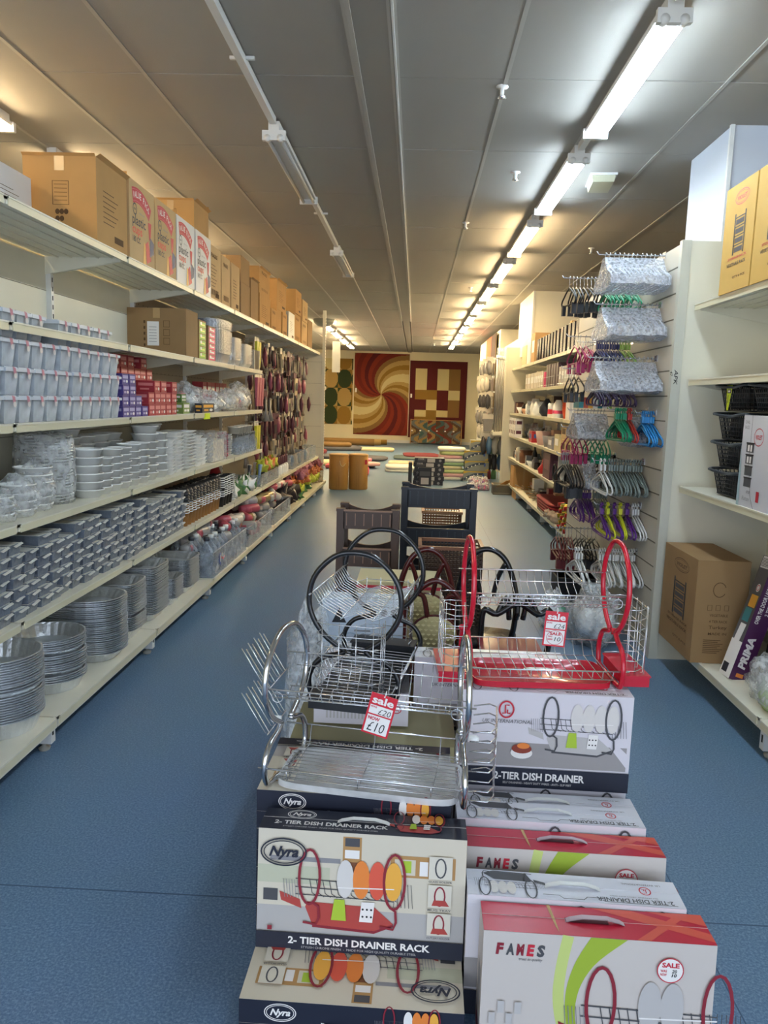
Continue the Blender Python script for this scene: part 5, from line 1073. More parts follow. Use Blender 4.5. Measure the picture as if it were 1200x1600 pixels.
bp_ = rbox('glossy black upright pack in the row on the top right shelf', 8.0, 2.15, .14, .3, .3, mat('black_wrap', '#26242a', .15), mat('dark_plum_print', '#4b4550', .2), 'upright_pack', 'black packs on the top right shelf')
del bp_['category']; bp_['category'] = 'pack'
copies(bp_, [(X, 8.08+.22*k, 2.15) for k in range(14)])
wp = rbox('white and grey wrapped cup pack in the row on the second right shelf', 8.0, 1.775, .13, .2, .22, mat('greyish_pack', '#b7b0aa', .3), WHT, 'cup_pack', 'pale cup packs on the second right shelf'); copies(wp, [(X, 7.62+.15*k, 1.776+.0) for k in range(11)]+[(X+.02, 7.62+.15*k, 1.776+.225) for k in range(4)])
dp_ = rbox('dark plum pack on the second right shelf', 9.4, 1.775, .13, .2, .28, mat('dark_plum_pack', '#4d3a40', .35), None, 'dark_pack', 'dark packs on the second right shelf'); copies(dp_, [(X, 9.34+.17*k, 1.776) for k in range(5)])
rbox('slim pink packet standing before the dark packs', 10.3, 1.776, .06, .05, .2, PINKP, None, 'packet')
wq = rbox('white ribbed pack toward the far end of the second right shelf', 10.4, 1.775, .14, .2, .22, mat('ribbed_white_pack', '#c9c0b0', .4), WHT, 'ribbed_pack', 'white ribbed packs on the second right shelf'); copies(wq, [(X, 10.42+.16*k, 1.776) for k in range(10)])
f = MB()
for q in range(2):
    for k in range(2): f.tube([(1.665, 8.0+1.5*q, 1.80+.1*k), (1.665, 9.3+1.5*q, 1.80+.1*k)], .003, ZINC, 5)
tag(f.build('wire_guard'), 'thin wire guard along the second right shelf', 'wire guard')
def pot(name, label, cat, y, z, prof, m, x=1.78, group=None, extra=None, n=16):
    f = MB(); f.lathe(prof, m, n, None, True, True, True)
    if extra: extra(f)
    return tag(f.build(name, None, (x, y, z)), label, cat, group)
MUG = [(.035, 0), (.045, .01), (.045, .1), (.04, .1), (.038, .02)]
def hdl(f, m=WHT, r=.045, z=.05): f.tube([(0, -r, z+.03), (0, -r-.03, z+.02), (0, -r-.03, z-.02), (0, -r, z-.03)], .006, m, 5)
z3 = 1.395
pot('teapot', 'navy dark kettle shaped pot in the third right shelf', 'pot', 10.6, z3, [(.06, 0), (.1, .05), (.1, .12), (.05, .2), (.02, .24)], NAVY, extra=lambda f: hdl(f, NAVY, .09, .12)); pot('white_jug', 'white jug at the far end of the third right shelf', 'jug', 11.2, z3, [(.07, 0), (.1, .06), (.08, .15), (.06, .2)], WHT, extra=lambda f: hdl(f, WHT, .09, .1))
pot('white_jug', 'taller white jug behind the navy pot', 'jug', 11.6, z3, [(.07, 0), (.08, .1), (.05, .24)], OFFW); pot('canister', 'white canister printed with a red mark', 'canister', 10.1, z3, [(.07, 0), (.07, .16), (.06, .18)], WHT, extra=lambda f: f.lathe([(.071, .04), (.071, .1)], RED, 16))
pot('canister', 'white canister with a pink band next to the printed one', 'canister', 9.75, z3, [(.07, 0), (.07, .15), (.05, .18), (.03, .22)], WHT, extra=lambda f: f.lathe([(.071, .05), (.071, .09)], PINKP, 16))
for k in range(6): pot('paper_cup', 'orange cup in the nested stack of the third right shelf' if k < 4 else 'yellow cup on top of the orange nested stack', 'cup', 9.2, z3+.028*k, [(.035, 0), (.055, .1), (.057, .104)], mat('orange_cup', '#e2552c', .4) if k < 4 else YELLOWP, group='orange nested cups' if k < 4 else 'yellow nested cups')
pot('bottle', 'pale wooden capped bottle behind the orange cups', 'bottle', 8.95, z3, [(.05, 0), (.05, .16), (.02, .2), (.03, .26)], WG); rbox('cream box beside the orange cups', 8.5, z3, .22, .25, .2, CUPW, None); rbox('white box nearest the hangers on the third right shelf', 8.1, z3, .25, .25, .22, WHT, LGREY); rbox('dark bottle box behind the jugs', 10.9, z3, .2, .12, .28, BRNH, None, x=1.92)
mg = pot('mug', 'white mug standing at the back of the third right shelf', 'mug', 9.0, z3, MUG, WHT, 1.95, 'white mugs at the back of the third right shelf', hdl); copies(mg, [(1.95, 8.2+.16*k, z3) for k in range(20)])
z4 = 1.01
gx = rbox('kraft boxed glass set on the fourth right shelf near the hangers', 8.0, z4, .28, .3, .16, CARD2, INK, 'glass_box', 'kraft glass boxes on the fourth right shelf'); copies(gx, [(X, 7.7+.3*k, z4+.165*j) for k in range(4) for j in range(2)])
rbox('cream printed box beside the kraft glass boxes', 9.0, z4, .3, .25, .2, mat('cream_carton', '#c7b98f', .6), WHITE); rbox('grey slotted box on the fourth right shelf', 9.45, z4, .3, .25, .15, GREYP, WHT)
pot('grey_planter', 'grey round pot on the fourth right shelf', 'pot', 10.1, z4, [(.09, 0), (.12, .14), (.11, .14)], GREYP); pot('grey_planter', 'pale pink pot beside the grey round one', 'pot', 10.6, z4, [(.1, 0), (.13, .18), (.12, .18)], mat('pale_pink', '#c9a8a0', .5)); rbox('red and blue box at the far end of the fourth right shelf', 11.1, z4, .25, .2, .16, mat('red_gift', '#b3262e', .4), BLUEP); pot('jug', 'tall glass jug at the far end of the fourth right shelf', 'jug', 11.6, z4, [(.07, 0), (.09, .12), (.05, .26)], SMOKE, extra=lambda f: hdl(f))
mg2 = pot('glass_mug', 'clear glass at the back of the fourth right shelf', 'glass', 9.0, z4, MUG, SMOKE, 1.95, 'clear glasses at the back of the fourth right shelf'); copies(mg2, [(1.95, 9.2+.15*k, z4) for k in range(14)])
wx = rbox('white box with two plum squares by the end panel', 12.6, 1.01, .16, .12, .15, WHITE, mat('plum_square', '#5c2338', .5), 'gift_box', 'white boxes with plum squares by the end panel', 1.62); copies(wx, [(1.62, 12.55+.2*k, 1.01+.155*j) for k in range(4) for j in range(2)])
z5 = .633
pot('red_jar', 'glossy red jar with a grey lid on the fifth right shelf', 'jar', 10.4, z5, [(.09, 0), (.11, .06), (.06, .13), (.03, .15), (.03, .18)], mat('red_gift', '#b3262e', .4)); pot('red_pot', 'second red pot behind the glossy red jar', 'pot', 10.9, z5, [(.08, 0), (.1, .08), (.09, .16)], mat('red_gift', '#b3262e', .4), 1.9)
pot('wine_bottle', 'dark bottle standing before the jars at the fifth shelf end', 'bottle', 11.4, z5, [(.04, 0), (.04, .2), (.015, .26), (.015, .32)], BLKP); pot('wooden_jar', 'brown lidded jar at the far end of the fifth right shelf', 'jar', 12.2, z5, [(.11, 0), (.12, .16), (.1, .17), (.12, .2)], BRNP)
pot('wooden_jar', 'pale lidded jar behind the brown one', 'jar', 12.6, z5, [(.11, 0), (.12, .2), (.1, .22)], WG); rbox('tall plum carton on the fifth right shelf', 9.5, z5, .5, .3, .32, mat('plum_carton', '#5a3440', .5), mat('plum_print', '#7d5260', .5)); bag('bagged_pack', 'white and lilac bagged ornament before the plum carton', (1.76, 9.9, z5), .08, .14, .11, [WHT, mat('lilac', '#a58aa8', .5)], 111)
f = MB(); f.tube([(0, math.cos(t)*.09, .1+math.sin(t)*.1) for t in [q*PI/8 for q in range(16)]], .012, BLKP, 6, True); tag(f.build('round_frame', None, (1.70, 9.3, z5+.012)), 'round dark frame leaning before the grey divider', 'frame')
rbox('pale upright divider board on the fifth right shelf', 8.95, z5, .03, .38, .34, WG, None, 'divider_board')
gl = pot('drinking_glass', 'clear drinking glass on the fifth right shelf near the hangers', 'glass', 8.0, z5, [(.03, 0), (.04, .11), (.038, .11)], SMOKE, 1.72, 'clear drinking glasses on the fifth right shelf'); copies(gl, [(1.72+.1*j, 7.66+.11*k, z5) for k in range(11) for j in range(3)])
z6 = .18
DRF = mat('dark_red_fabric', '#8c1722', .7)
for k in range(4):
    f = MB(); f.loft([[(x*q, y*q, z) for x, y in outline(26, .2, .62, 5)] for z, q in ((0, .96), (.012, 1), (.03, 1), (.034, .95))], DRF, True, True, True); tag(f.build('folded_mat', None, (1.86, 9.8+.02*k, z6+.036*k+.03)), ['lowest', 'second', 'third', 'top'][k]+' dark red mat folded on the bottom right shelf', 'mat')
f = MB(); f.loft([[(x*q, y*q, z) for x, y in outline(20, .2, .6, 5)] for z, q in ((0, 1), (.03, 1))], mat('grey_fabric', '#6d6a66', .8), True, True, True); tag(f.build('folded_mat', None, (1.86, 9.8, z6)), 'grey mat under the dark red ones', 'mat')
for k in range(5): bag('scarf_bundle', ['pale', 'greyish', 'striped', 'crumpled', 'last'][k]+' cloth bundle hanging over the bottom right shelf edge', (1.68+.04*(k % 2), 8.95+.11*k, z6+.005), .06, .07, .06, [mat('cloth_beige', '#a89684', .8), mat('cloth_grey', '#77706c', .8), WG], 120+k, skin=mat('cloth_beige', '#a89684', .8), cat='cloth')
GP = [mat('gold_foil', '#b99a2e', .25, .7), mat('green_foil', '#3f7a3a', .3, .5), mat('red_foil', '#b02a22', .3, .5), YELH]
for k in range(55):
    f = MB(); f.tube([(-.02, 0, 0), (.16, .02*(R()-.5), .01)], [.024, .028], GP[k % 4], 7); f.lathe([(.03, 0), (.03, .02)], BLACK, 7, TR(.05, 0, 0, 0, 0, PI/2)); tag(f.build('foil_roll', None, (1.64+.02*(k % 2), 7.68+.085*(k % 11), z6+.03+.062*(k//11))), 'gold, green and red foil roll stacked at the near end of the bottom right shelf', 'foil roll', 'foil rolls at the near end of the bottom right shelf')
SP = [mat('steel_cutlery', '#9a958c', .3, .8), BAMBOO, mat('brass', '#a98a4a', .35, .8)]
for k in range(46):
    f = MB(); a = R()*3; f.tube([(-.09*math.cos(a), -.09*math.sin(a), 0), (0, 0, .01*R()+.005), (.09*math.cos(a), .09*math.sin(a), .03*R())], [.003, .004, .009], SP[k % 3], 5); tag(f.build('utensil', None, (1.72+.28*R(), 10.75+1.8*R(), z6+.01+.05*R())), 'loose metal or wooden utensil heaped on the bottom right shelf', 'utensil', 'loose utensils on the bottom right shelf')
plain_box('carton', 'open brown carton at the far end of the bottom right shelf', 'carton', (1.66, 12.75, z6), .35, .4, .34, CARD); plain_box('crate', 'small wooden crate under the far end of the right shelving', 'crate', (1.68, 12.5, 0), .1, .5, .13, TANB)

# smaller goods filling the far right shelves
rnd5 = random.Random(31)
CLT = [(WHT, 'white'), (mat('dusty_blue', '#6f7f92', .5), 'dusty blue'), (WG, 'ivory'), (mat('plum_carton', '#5a3440', .5), 'plum'), (GREYP, 'grey'), (mat('wine_tin', '#8a2a34', .4), 'wine red'), (SMOKE, 'clear'), (BRNP, 'brown'), (mat('soft_black', '#2c2a2c', .4), 'black'), (mat('peach', '#c99b7a', .5), 'peach')]
KN = ['jar', 'box', 'mug', 'bowl']
for si, (zs, nm_, xs_, n_) in enumerate(((z3, 'third', 1.93, 26), (z4, 'fourth', 1.9, 28), (z5, 'fifth', 1.9, 30), (z3, 'third', 1.76, 10), (z5, 'fifth', 1.75, 12), (z6, 'bottom', 1.95, 24), (1.775, 'second', 1.93, 20))):
    for k in range(n_):
        m_, cn = CLT[rnd5.randrange(len(CLT))]; kd = rnd5.randrange(4); s_ = .8+.5*rnd5.random(); f = MB()
        y_ = 7.7+(5.7*k+2*rnd5.random())/n_ if xs_ > 1.8 else (11.75+.19*k if si == 3 else 11.0+.0*k+.2*k)
        if y_ > 13.55: continue
        if kd == 0: f.lathe([(.05*s_, 0), (.06*s_, .02), (.06*s_, .14*s_), (.035*s_, .17*s_), (.035*s_, .2*s_)], m_, 12, None, True, True, True)
        elif kd == 1: f.box(-.06*s_, -.07*s_, 0, .06*s_, .07*s_, .17*s_, m_)
        elif kd == 2: f.lathe(MUG, m_, 12, None, True, True); hdl(f, m_)
        else: f.lathe([(.04*s_, 0), (.08*s_, .08*s_), (.075*s_, .08*s_)], m_, 14, None, True, True)
        tag(f.build('shelf_'+KN[kd], None, (xs_+.03*rnd5.random(), y_, zs+.001)), '%s %s at the %s of the %s far right shelf' % (cn, KN[kd], 'back' if xs_ > 1.8 else 'far end', nm_), KN[kd], '%s %ss %s %s far right shelf' % (cn, KN[kd], 'back' if xs_ > 1.8 else 'end', nm_))
# ================================================================ far end of the shop
def rug(name, label, x0, x1, z0, z1, y, fn, mats, nu=60, nv=90, M=None):
    f = MB(); W = x1-x0; H = z1-z0; mi = [f.mi(m) for m in mats]
    for j in range(nv+1):
        for i in range(nu+1): f.v.append((W*i/nu, 0, H*j/nv))
    for j in range(nv):
        for i in range(nu):
            a = j*(nu+1)+i; f.f.append((a, a+1, a+nu+2, a+nu+1)); f.m.append(mi[fn((i+.5)/nu, (j+.5)/nv)]); f.sm.append(False)
    o = thing(name, label, 'rug', (x0, y, z0)); 
    if M is not None: o.matrix_world = M
    f.build('pile_face', o); g = MB(); g.box(0, .002, 0, W, .02, H, mat('rug_backing', '#6b5a3e', .9)); g.build('backing', o)
    g = MB(); g.box(W*.02, -.012, H*.52, W*.02+.06, -.004, H*.57, WHITE); g.build('label_tag', o); return o
RC = [mat('rug_tan', '#a98d55', .95, noise=.1, nscale=60), mat('rug_red', '#7c2a1a', .95, noise=.1, nscale=60), mat('rug_cream', '#c7b888', .95, noise=.1, nscale=60), mat('rug_brown', '#7d5f34', .95, noise=.1, nscale=60), mat('rug_dark_red', '#55161a', .95, noise=.1, nscale=60), mat('rug_green', '#2f3d22', .95, noise=.1, nscale=60), mat('rug_olive', '#8a6a2a', .95, noise=.1, nscale=60), mat('rug_maroon', '#6a2018', .95, noise=.1, nscale=60)]
def swirl(u, v):
    x, y = (u-.5)*2, (v-.5)*3
    if u < .0 or v < 0: return 0
    # four fans of curved bands meeting in the centre
    best = 0; r = math.hypot(x, y); th = math.atan2(y, x)+.9*r; q = (th/(PI/2)) % 1.0; k = int((th/(PI/2)) % 4)
    seq = [[1, 7, 1, 3, 0, 6, 0, 2], [2, 0, 6, 0, 3, 7, 1, 4]][k % 2]
    return seq[int(q*8) % 8]
def circles(u, v):
    x, y = u*2.1, v*3.6; i, j = int(x), int(y); fx, fy = x-i-.5, y-j-.5
    if math.hypot(fx, fy) < .52: return [5, 0, 6, 5, 2][(i*2+j*3+(i*j) % 2) % 5]
    return [6, 0, 5][(i+j) % 3]
def checker(u, v):
    if u < .1 or u > .88 or v < .12 or v > .9: return 4
    i = int((u-.1)/.195); rows = [0.12, .27, .36, .50, .62, .72, .90]; j = max(k for k in range(6) if v >= rows[k])
    T = ['3344', '2303', '4304', '4243', '6642' if False else '3342', '0403']; T = ['6644', '0624', '4243', '4042', '6642', '2420']
    T = [[6, 6, 4, 4], [2, 6, 2, 3], [4, 2, 4, 3], [6, 6, 4, 2], [2, 4, 2, 3], [2, 4, 2, 3]]
    return T[j][min(i, 3)]
rug('hanging_rug', 'huge rug with red and tan swirling fans hung on the back wall', -2.27, -.27, .27, 3.22, 28.43, swirl, RC, 110, 150)
rug('hanging_rug', 'rug with dark green and tan circles, left on the back wall', -3.38, -2.32, .62, 3.0, 28.43, circles, RC, 50, 90)
rug('hanging_rug', 'maroon rug with tan checks, right on the back wall', -.24, 1.84, .22, 3.0, 28.43, checker, RC, 60, 80)
SR = [mat('small_rug_brown', '#4f3a28', .95), mat('small_rug_grey', '#5e6463', .95), mat('small_rug_tan', '#8e7448', .95), mat('small_rug_teal', '#3b5654', .95), mat('small_rug_red', '#6b2a20', .95)]
for k in range(6):
    rug('small_rug', ['tan and grey', 'red brown', 'dark brown', 'grey and teal', 'caramel', 'teal'][k]+' small mottled rug on the low rail, %s from the left' % ('first', 'second', 'third', 'fourth', 'fifth', 'last')[k], -.13+.3*k, .16+.3*k, .05, .86, 28.0, (lambda u, v, k=k: (k+int((u*2+math.sin(v*9+k)*1.2) % 3)) % 5), SR, 10, 26)
f = MB(); f.tube([(-.16, 28.01, .88), (1.7, 28.01, .88)], .012, TAN, 6); f.box(-.16, 28.03, 0, -.13, 28.06, .9, TAN); f.box(1.68, 28.03, 0, 1.71, 28.06, .9, TAN); tag(f.build('rug_rail'), 'low wooden rail carrying the small rugs at the back wall', 'rail')
# stuff on the far floor
def slab(name, label, cat, x, y, z, a, b, h, m, rz=0, p=5, grp=None):
    f = MB(); f.loft([[(u*q, v*q, zz) for u, v in outline(24, a, b, p)] for zz, q in ((0, .96), (h*.3, 1), (h*.75, 1), (h, .94))], m, True, True, True); o = f.build(name, None, (x, y, z), rz); return tag(o, label, cat, grp)
def roll(name, label, x0, y0, x1, y1, r, m, z=0):
    f = MB(); f.tube([(x0, y0, r+z), (x1, y1, r+z)], r, m, 14); return tag(f.build(name), label, 'rolled mat')
PINKR = mat('pink_mat', '#c25a6a', .9); CRM = mat('cream_mat', '#c9bf9c', .9); GRM = mat('grey_mat', '#55545a', .9); REDM = mat('red_mat', '#6d2028', .95, noise=.2, nscale=20); WHM = mat('white_pillow', '#d9d7cf', .8)
for k in range(3): roll('rolled_rug', ['olive', 'tan', 'brown'][k]+' rolled rug lying along the back wall', -3.9+.3*k, 26.9-.45*k, -.95-.2*k, 26.9-.45*k, .09+.015*k, RC[(6, 0, 3)[k]])
slab('floor_mat', 'long cream mat stack lying mid floor before the back wall', 'mat', -1.25, 23.6, 0, .65, .4, .09, CRM)
slab('floor_mat', 'dark striped mat lying left on the far floor', 'mat', -2.5, 23.5, 0, .9, .6, .12, GRM, .2); slab('floor_mat', 'brown mat on the dark striped one', 'mat', -2.6, 23.4, .12, .7, .45, .1, RC[3], .1); slab('floor_mat', 'red mat by the left shelving end, far floor', 'mat', -3.0, 21.5, 0, .55, .4, .12, REDM)
slab('floor_mat', 'cream mat pile behind the bamboo baskets', 'mat', -2.0, 18.2, 0, .5, .5, .08, CRM); slab('floor_mat', 'dark grey mat fanned out beyond the baskets', 'mat', -1.6, 20.0, 0, .9, .5, .09, GRM, -.2)
for k in range(8): slab('floor_mat', ['pink', 'white', 'dusty pink', 'dark', 'cream', 'rose', 'grey', 'pale pink'][k]+' mat in the jumbled pile behind the bamboo baskets', 'mat', -1.75+.1*k, 17.2+.3*((k*3) % 4), .02+.04*(k % 3), .22, .26, .07, [PINKR, WHM, mat('dusty_mat', '#a46a62', .9), GRM, CRM, mat('rose_mat', '#d4728a', .9), GRM, mat('pale_pink_mat', '#cfa2a0', .9)][k], .3*k)
slab('floor_mat', 'bright pink folded mat at the right of the jumbled pile', 'mat', -1.12, 15.9, 0, .2, .25, .16, mat('bright_pink_mat', '#cc4a68', .9))
slab('floor_mat', 'red shaggy mat lying right of centre on the far floor', 'mat', .2, 21.6, .04, .5, .7, .035, REDM, .05); slab('floor_mat', 'teal grey mat under the red shaggy one', 'mat', .05, 21.0, 0, .6, .7, .04, mat('teal_mat', '#4a5a58', .9))
slab('floor_mat', 'cream flat mat before the white padded one', 'mat', -.3, 18.9, 0, .32, .4, .06, CRM)
for k in range(2): slab('padded_mat', ['lower', 'upper'][k]+' white padded bath mat on the far floor', 'mat', -.3, 17.0, .065*k, .32, .4, .065, WHM, .05*k)
for k in range(9): slab('folded_towel', ['white', 'pink', 'lime', 'cream', 'green', 'pale', 'rose', 'light green', 'white topped'][k]+' folded towel in the tall pile, level %s from the floor' % ('one', 'two', 'three', 'four', 'five', 'six', 'seven', 'eight', 'nine')[k], 'towel', .74+.02*((k*5) % 3), 15.6, .0+.072*k, .24+.02*((k*7) % 3), .3, .07, [mat('towel_white', '#d8d6cc', .9), mat('towel_pink', '#d8a8a8', .9), mat('towel_lime', '#b8c48a', .9), CRM, mat('towel_green', '#8ea882', .9), mat('towel_white', '#d8d6cc', .9), mat('towel_pink', '#d8a8a8', .9), mat('towel_lime', '#b8c48a', .9), mat('towel_white', '#d8d6cc', .9)][k])
YB = mat('yellow_packet', '#c9a636', .4); GC = mat('grey_packet', '#8a8e84', .4)
def cover(k, x, y, z):
    o = thing('cover_pack', ['lowest', 'second', 'third', 'topmost'][k]+' yellow edged packed cover beside the towel pile', 'pack', (x, y, z)); f = MB(); f.box(0, 0, 0, .72, .3, .27, GC); f.build('pack_body', o); o.scale = (.66, 1, .74)
    A = Art((0, 0, 0), (1, 0, 0), (0, 0, 1)); A.poly([(0, .2), (0, .27), (.72, .27), (.72, .24), (.15, .24)], YB); A.up()
    A.line([(.02, .04), (.15, .12), (.35, .19), (.6, .21)], .06, mat('slate_band', '#3e4a5c', .5)); A.up()
    for q in range(4): A.ell(.1+.11*q, .09+.035*q, .02, .018, WHITE, 12)
    A.ell(.6, .17, .03, .05, BLUEP, 12); A.poly([(.6, .02), (.72, .08), (.72, .02)], YB); A.build('printed_front', o)
for k in range(4): cover(k, 1.0+.02*(k % 2)+(.1 if k == 3 else 0), 15.3, .204*k)
# bamboo laundry baskets
for k, (x, y) in enumerate(((-1.285, 13.2), (-.955, 13.32))):
    o = thing('laundry_basket', ['bamboo laundry basket with a rope handle, next to the left shelving', 'bamboo laundry basket with a red tag, right of its twin'][k], 'basket', (x, y, 0), 0)
    f = MB(); rings = [[(u*q, v*q, z) for u, v in outline(40, .165, .15, 2.4)] for z, q in ((0, .97), (.01, 1), (.58, 1), (.585, .98))]; f.loft(rings, BAMBOO, True, True, True)
    for q in range(26):
        t = 2*PI*q/26; u, v = .166*math.cos(t), .151*math.sin(t); f.tube([(u, v, .01), (u, v, .575)], .0025, mat('bamboo_dark', '#8d6630', .6), 4)
    f.build('basket_wall', o)
    f = MB(); f.loft([[(u*q, v*q, z) for u, v in outline(40, .17, .155, 2.4)] for z, q in ((.585, 1), (.6, 1), (.612, .9))], mat('bamboo_light', '#c49a5a', .5), True, True, True); f.build('lid', o)
    f = MB(); f.tube(cr([(.03, -.156, .50), (.05, -.172, .43), (.09, -.172, .41), (.13, -.15, .46)], 4, False), .006, mat('rope', '#cbb98c', .8), 6) if k == 0 else f.box(.12, -.14, .44, .16, -.13, .52, RED); f.build('rope_handle' if k == 0 else 'tag', o)
# curtain poles and packed goods beyond the right end panel
sb = thing('display_wall', 'cream display panel behind the curtain poles', 'panel', (1.95, 14.3, 0)); f = MB(); f.box(0, 0, 0, .04, 3.35, 2.8, PANEL); f.box(-.4, .9, 0, .0, .93, 2.75, PANEL) if False else None; f.build('board', sb)
pm = mat('pole_grey', '#8f8d8c', .3, .5); pl_ = mat('pole_light', '#b5b0a6', .35)
f = MB(); f.tube([(0, 0, 0), (0, 0, 1.35)], .016, pm, 8); f.tube([(0, 0, 1.35), (0, 0, 1.41)], .021, WHT, 8); f.tube([(0, 0, 1.41), (0, .0, 1.55)], .012, SMOKE, 8)
pr_ = f.build('curtain_pole'); tag(pr_, 'grey curtain pole standing in the packed row by the end panel', 'curtain pole', 'grey curtain poles by the end panel'); copies(pr_, [(1.50+.042*k, 14.6+.07*k, 1.02) for k in range(10)]+[(1.52+.042*k, 14.9+.07*k, 1.04) for k in range(9)])
f = MB(); f.box(1.46, 14.5, .96, 1.95, 15.6, 1.02, SHELF); tag(f.build('pole_ledge'), 'cream ledge carrying the curtain poles', 'ledge')
PKC = [mat('pack_silver', '#8f8b88', .25, .4), mat('pack_white', '#bdb6aa', .4), mat('pack_dark', '#3d3b3d', .4), mat('pack_blue', '#4b6b8c', .4), mat('pack_wine', '#8a3540', .4), mat('pack_green', '#5d8a5c', .4)]
def hanging_pack(name, label, cat, loc, w_, h, d, m, m2, group, style=0, facing=1):
    """thin pack on a hook; hangs below its origin; faces -Y"""
    f = MB(); f.tube([(0, 0, -.01), (1.95-loc[0], 0, -.01)], .003, ZINC, 4); f.box(-w_/2, -.001, -h*.3, w_/2, .001, 0, m2); f.box(-w_*.06, -.0015, -.012, w_*.06, .0015, -.004, DARKM)
    if style == 0: f.box(-w_*.42, -d, -h*.95, w_*.42, 0, -h*.28, m, taper=w_*.06)
    elif style == 1: blob(f, 0, -d*.2, -h*.62, w_*.5, d, h*.4, m, 5, 9, 6, .15, False)
    elif style == 2:
        for q in range(3): f.tube([(w_*(-.25+.25*q), -d*.5, -h*.2), (w_*(-.3+.3*q), -d*.5, -h)], [.006, .011], m, 6)
    o = f.build(name, None, loc); tag(o, label, cat, group); return o
for row in range(5):
    z = 2.45-.33*row
    for k in range(9):
        hanging_pack('hanging_pack', ['silver', 'white', 'dark', 'silver', 'white'][row]+' hanging pack in row %s left of the curtain poles' % ('one', 'two', 'three', 'four', 'five')[row], 'pack', (1.42-.04*(row % 2)+.05*(k % 3), 15.4+.28*k, z), .12, .34, .035, PKC[(row+k) % 3], PKC[1], 'hanging packs of row %s by the curtain poles' % ('one', 'two', 'three', 'four', 'five')[row], 2 if k % 3 else 1)
for k in range(26):
    hanging_pack('hanging_pack', 'colourful hanging brush or cloth pack under the curtain poles', 'pack', (1.33+.055*(k % 9), 14.9+.5*(k//9)+.1*(k % 2), 1.0-.34*(k//9)), .12, .42, .05, PKC[(2, 4, 3, 5, 1, 2, 0)[k % 7]], PKC[1], 'colourful packs under the curtain poles', 2 if k % 2 else 1)
sq = hanging_pack('hanging_pack', 'white dotted square pack hanging below the poles', 'pack', (1.40, 14.9, 1.35), .22, .36, .04, PKC[0], PKC[1], None, 0)
# wire baskets on the floor by the far right shelving
crate('wire_basket', 'low grey basket of wooden handles on the floor by the end panel', (1.38, 13.15, 0), .32, .3, .17, mat('grey_wire', '#77705f', .4), mat('basket_edge', '#a39a80', .4))
for k in range(5): f = MB(); f.tube([(0, 0, 0), (.2, .1*(R()-.3), .12)], .009, BAMBOO, 6); tag(f.build('wooden_handle', None, (1.42+.03*k, 13.2+.04*k, .12)), 'wooden handle lying in the low grey basket', 'handle', 'wooden handles in the grey basket')  # plain wooden handles without spoon heads, loose in the basket
for k in range(6): bag('gift_bow', ['pink', 'magenta', 'violet', 'rose', 'lilac', 'red pink'][k]+' bagged item in the heap before the packed covers', (1.08+.11*(k % 3), 13.75+.16*(k//3), .08*(k//3)), .085, .1, .085, [mat('magenta_pack', '#a82b62', .4), mat('violet_pack', '#7d4a90', .4), PINKP], 150+k)
# tall boards at the far right
def orange_rug(u, v): return 0 if u < .45 else (1 if u < .72 else 2)
OR_ = [mat('rug_white', '#c9c4b4', .9), mat('rug_orange', '#d9502a', .9), mat('rug_black', '#3a2a26', .9)]
rug('hanging_rug', 'white, orange and brown rug hung on the far right side wall', 0, 4.2, 0, 2.9, 0, orange_rug, OR_, 30, 20, Matrix.Translation((1.78, 22.2, .25)) @ Matrix.Rotation(-PI/2, 4, 'Z'))
f = MB(); f.box(1.85, 17.7, 0, 2.9, 22.6, 3.2, PANEL); struct(f.build('wall_partition'))
f = MB(); f.box(-1.96, 18.0, 2.15, -1.78, 18.03, 2.85, WHM); f.tube([(-1.87, 18.015, 2.85), (-1.87, 18.015, ZC)], .004, ZINC, 4); tag(f.build('white_sign'), 'white vertical sign at the far end beside the green circle rug', 'sign')
A = Art((-2.95, 17.98, 2.25), (0, 0, -1), (1, 0, 0)); 
# ================================================================ pegged goods on the left shelving and small goods below
PG = [mat('hair_black', '#2a2327', .45), mat('hair_plum', '#5a2a3a', .45), mat('hair_wine', '#552430', .4), mat('hair_silver', '#9a9288', .3, .3), mat('hair_slate', '#3c3f48', .4), mat('hair_pink', '#8f4a5c', .4), mat('hair_cream', '#b9ab8e', .5), mat('hair_brown', '#4d3527', .5)]
cards = [mat('card_white', '#c6beac', .5), mat('card_black', '#26242a', .5), mat('card_wine', '#5d2f3c', .5)]
def pack_proto(k):
    f = MB(); c = cards[k % 3]; m = PG[k % 8]; m2 = PG[(k*3+2) % 8]; w_ = .085+.02*(k % 3); h = .24+.04*(k % 4)
    f.box(-.002, -w_/2, -h*.28, .002, w_/2, 0, c)
    if k % 4 == 0:
        for q in range(3): f.tube([(.01, -w_*.3+w_*.3*q, -h*.2), (.012, -w_*.32+w_*.32*q, -h)], [.008, .012], m if q != 1 else m2, 6)
    elif k % 4 == 1: blob(f, .015, 0, -h*.6, .03, w_*.5, h*.4, m, k, 9, 6, .2, False)
    elif k % 4 == 2: f.box(0, -w_/2, -h, .028, w_/2, -h*.25, m, taper=.008); f.box(.0285, -w_*.3, -h*.8, .03, w_*.3, -h*.45, m2)
    else: f.tube([(.01, 0, -h*.2), (.015, 0, -h*.6), (.02, 0, -h)], [.01, .014, w_*.35], m, 8); f.box(0, -w_*.4, -h*.9, .012, w_*.4, -h*.7, m2)
    f.tube([(-.12, 0, -.012), (.05, 0, -.012), (.06, 0, 0)], .0025, ZINC, 4)
    return f.build('hanging_pack')
protos = [pack_proto(k) for k in range(16)]; used = set(); adj = ['black', 'plum', 'wine red', 'silver', 'slate', 'pink', 'cream', 'brown']; styl = ['bristle', 'pouch', 'boxed', 'handled']
